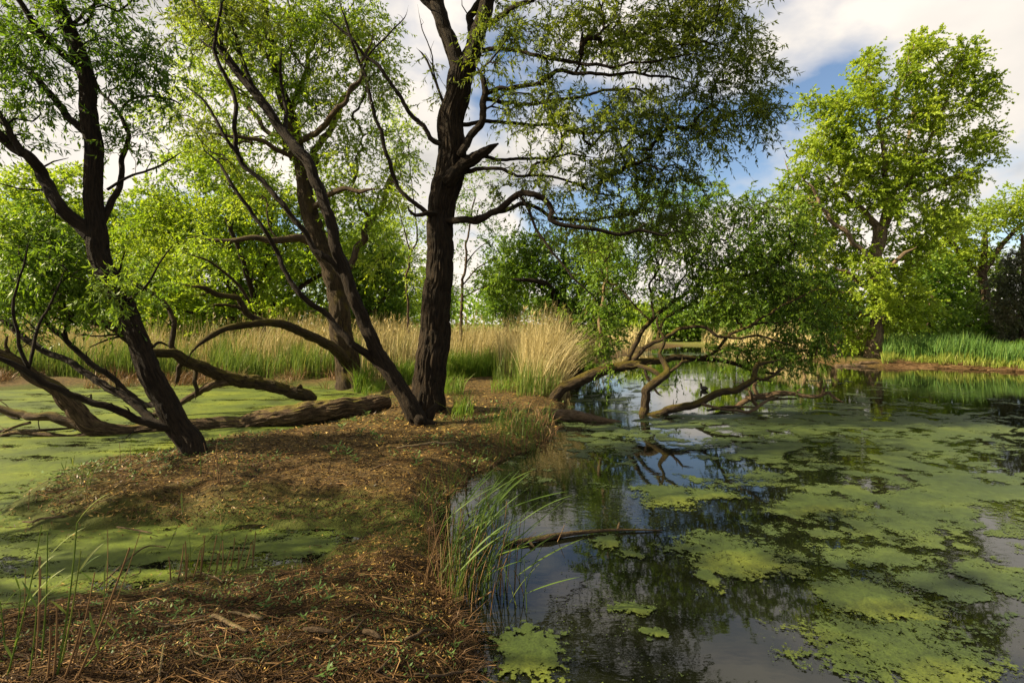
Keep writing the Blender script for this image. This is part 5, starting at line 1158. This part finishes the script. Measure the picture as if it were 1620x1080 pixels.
# ---- loose litter over the near bank
rg = np.random.default_rng(501)
def scatter(n, y0, y1, pw=1.6, px0=-250, px1=900):
    u = rg.random(n); Yv = (y0 ** (1 - pw) + u * (y1 ** (1 - pw) - y0 ** (1 - pw))) ** (1 / (1 - pw)); px = rg.uniform(px0, px1, n)
    P2 = np.column_stack([(px - CX) / F * Yv, Yv]); k = (sdf(P2, W_RIGHT) > .02) & (sdf(P2, W_LEFT) > .10 - .3 * (rg.random(n) < .12)); return P2[k]
P2 = scatter(80000, 1.9, 12.5); n = len(P2); z = np.maximum(height(P2), .006) + rg.uniform(.002, .018, n)
a = rg.uniform(0, 6.28, n); D = unit(np.column_stack([np.cos(a), np.sin(a), rg.normal(0, .35, n)])); S = unit(np.cross(D, np.column_stack([rg.normal(0, .4, n), rg.normal(0, .4, n), np.ones(n)])))
sc_ = np.clip(P2[:, 1] / 3.2, .8, 2.6)
V, Q = leaf_quads(np.column_stack([P2, z]), D, S, rg.uniform(.012, .04, n) * sc_, rg.uniform(.002, .006, n) * sc_)
tag(make_mesh("leaf_litter", V, [Q], M['litter'], rnd=np.clip(rg.normal(.48, .25, n) + (fbm(P2 * 1.5, 2, 5) - .5) * .6, 0, 1), smooth=False), "orange-brown leaf and straw litter over the near bank", "leaf litter", kind="stuff")
P2 = np.vstack([scatter(6500, 1.9, 9.0, 1.9), scatter(3500, 1.9, 3.4, 1.6, 0, 760)]); n = len(P2); z = np.maximum(height(P2), .004) + rg.uniform(.004, .028, n)
a = rg.normal(.15, .75, n) ; ln = rg.uniform(.04, .30, n) * np.clip(P2[:, 1] / 4, .8, 2)
K = 3; cur = rg.normal(0, .5, n)
C = np.stack([np.column_stack([P2[:, 0] + ln * tt * np.cos(a + cur * tt), P2[:, 1] + ln * tt * np.sin(a + cur * tt), z + rg.normal(0, .006, n)]) for tt in np.linspace(0, 1, K)], 1)
C[..., 2] = np.maximum(height(C[..., :2].reshape(-1, 2)).reshape(n, K), 0) + (C[..., 2] - np.maximum(height(P2), 0)[:, None]).clip(.002)
V, Q = ribbon_tubes(C, rg.uniform(.0012, .0036, n)[:, None] * np.linspace(1, .6, K)[None], 3)
tag(make_mesh("twig_litter", V, [Q], M['twig'], rnd=np.repeat(np.clip(rg.normal(.45, .28, n), 0, 1), 3 * (K - 1))), "tangled dead twigs and rootlets over the near bank", "twig litter", kind="stuff")
# small green moss and herb leaves scattered on damp ground
P2 = scatter(30000, 2.2, 10.5, 1.3); n0 = len(P2)
k = rg.random(n0) < np.clip((fbm(P2 * 1.1, 3, 61) - .47) * 5, 0, 1) * .8; P2 = P2[k]; n = len(P2); z = np.maximum(height(P2), 0) + rg.uniform(.004, .03, n)
a = rg.uniform(0, 6.28, n); D = unit(np.column_stack([np.cos(a), np.sin(a), rg.uniform(.1, .9, n)])); S = unit(np.cross(D, rg.normal(0, .4, (n, 3)) + [0, 0, 1])); sc_ = np.clip(P2[:, 1] / 3.5, .8, 2.2)
V, Q = leaf_quads(np.column_stack([P2, z]), D, S, rg.uniform(.012, .035, n) * sc_, rg.uniform(.003, .008, n) * sc_)
tag(make_mesh("ground_herbs", V, [Q], M['herb'], rnd=rg.random(n), smooth=False), "tiny green herb leaves scattered over the damp bank", "ground cover", kind="stuff")
# seedlings
def seedling(h, nlv, seed):
    r = np.random.default_rng(seed); B = np.repeat(np.array([[0, 0, 0.]]), nlv, 0); B[:, 2] = np.linspace(.2, 1, nlv) * h
    a = np.arange(nlv) * 2.4 + r.uniform(0, 6); D = unit(np.column_stack([np.cos(a), np.sin(a), r.uniform(-.1, .7, nlv)])); S = unit(np.cross(D, np.array([0, 0, 1.]) + r.normal(0, .25, (nlv, 3))))
    V, Q = leaf_quads(B, D, S, r.uniform(.5, .95, nlv) * h * .9 + .02, r.uniform(.10, .16, nlv) * h)
    v, q = ribbon_tubes(np.array([[[0, 0, -.02], [0.004, 0, h * .5], [0, .004, h]]]), np.full((1, 3), .0022), 3)
    return np.vstack([V, v]), np.vstack([Q, q + len(V)])
protos = []
for s_ in range(4):
    V, Q = seedling(.075, 8, 600 + s_); protos.append((V, Q))
spots = [(500, 968), (520, 955), (480, 985), (555, 938), (412, 912), (430, 918), (400, 980), (420, 965), (470, 962), (300, 985), (312, 972), (282, 975), (285, 960), (240, 965), (212, 980), (340, 880), (525, 725), (535, 718), (548, 722), (560, 730), (515, 712), (600, 700), (590, 690), (640, 700), (570, 690),
         (720, 1030), (712, 1042), (517, 1078), (730, 1000), (620, 905), (470, 790), (390, 770), (740, 700), (690, 700), (660, 740), (150, 965), (170, 950), (505, 940), (440, 935), (370, 905), (770, 700), (580, 660), (560, 668), (610, 670), (540, 680), (500, 690)]
shared = []
for k, (px, py) in enumerate(spots):
    b = GZ(px, py); b[2] = max(b[2], 0)
    if k < 4:
        o = make_mesh("seedling", protos[k][0], [protos[k][1]], M['herb'], rnd=np.linspace(.2, 1, len(protos[k][1])), smooth=False); shared.append(o)
    else:
        o = shared[k % 4].copy(); COL.objects.link(o)
    o.location = tuple(b); s_ = (.75 + (k * 37 % 10) * .07) * (1.05 if b[1] > 5 else .52); o.scale = (s_, s_, s_); o.rotation_euler = (0, 0, k * 1.9)
    zone = ("close to the two pale barkless sticks" if 380 <= px <= 490 and 955 < py < 995 else "by the water at the near right bank edge" if px > 700 and py > 990 else "between the inlet and the pale sticks" if py > 895 and px > 395
            else "on the near bank left of the pale sticks" if py > 895 else "at the very bottom edge" if py > 1060 else "in front of the slim leaning stem's foot" if py > 700 and px > 500 and px < 620 else "on the sunlit ground left of the stump" if py <= 700 and px < 650 else "on the brown mound in mid bank")
    tag(o, "small leafy green seedling " + zone, "seedling", "seedlings dotted over the bank")

# ---- coot on the open water
def coot():
    c = np.append(G(1114, 617), 0.0); e = thing("water_bird", c, "small black water bird swimming on the open pond", "bird")
    # body: rings along x (tail to breast), then neck and head as one skin
    spine = np.array([[-.165, 0, .075], [-.13, 0, .07], [-.08, 0, .065], [-.01, 0, .06], [.06, 0, .06], [.105, 0, .075], [.125, 0, .105], [.130, 0, .140], [.135, 0, .170], [.15, 0, .188], [.172, 0, .186], [.186, 0, .178]])
    rr = np.array([.012, .034, .058, .074, .070, .052, .036, .029, .030, .032, .024, .010])
    C = catmull(np.column_stack([spine, rr]), .012); V, Q, T, b = tube(C[:, :3], C[:, 3], 18, 2, 0, .03)
    m, N, LK = mat_new('black_plumage'); o_ = N.new('ShaderNodeOutputMaterial'); p = N.new('ShaderNodeBsdfPrincipled'); p.inputs['Base Color'].default_value = (.004, .004, .005, 1); p.inputs['Roughness'].default_value = .95; p.inputs['Specular IOR Level'].default_value = .05; LK(p.outputs[0], o_.inputs[0])
    make_mesh("body", V, [Q, T], m, e, bco=b)
    V, Q, T, b = tube(np.array([[.182, 0, .180], [.195, 0, .177], [.212, 0, .170]]), np.array([.010, .008, .002]), 8); make_mesh("beak", V, [Q, T], M['bark_pale'], e, bco=b)
    e.rotation_euler = (0, 0, math.radians(112)); e.scale = (.8, .8, .8)
coot()

# ---- willow just outside the frame on the left, whose crown shades the near bank
def off_tree(loc, h, r, seed, n, label):
    t = Tree("willow_tree", label, np.array([loc[0], loc[1], .15]), seed=seed)
    b = t.base
    t.limb_w(np.array([b + [0, 0, -.1], b + [.1, 0, 1.2], b + [.25, .1, 2.6], b + [.3, .2, h * .6]]), np.array([.22, .18, .15, .09]), attach=.4, name="trunk", n=20)
    for k in range(6):
        a = k * 1.05 + .3; s0 = b + [.25, .1, 2.0 + .25 * k]
        t.limb_w(np.array([s0, s0 + np.array([math.cos(a) * .9, math.sin(a) * .9, .9]), s0 + np.array([math.cos(a) * r * .8, math.sin(a) * r * .8, h * .3])]), np.array([.07, .05, .02]), attach=.3)
    v = unit(t.rng.normal(size=(n, 3))) * t.rng.random((n, 1)) ** .45
    t.grow(b + np.array([.2, .1, h * .62]) + v * np.array([r, r, h * .36]), bf=.2, step=.3)
    t.finish('willow_leaf', L=.11, wr=.16, m=4, nl=13, tl=.5, rt=.003, twiglets=False)
off_tree((-8.8, 2.7), 8.0, 2.9, 701, 190, "willow standing just outside the left edge beside the inlet")
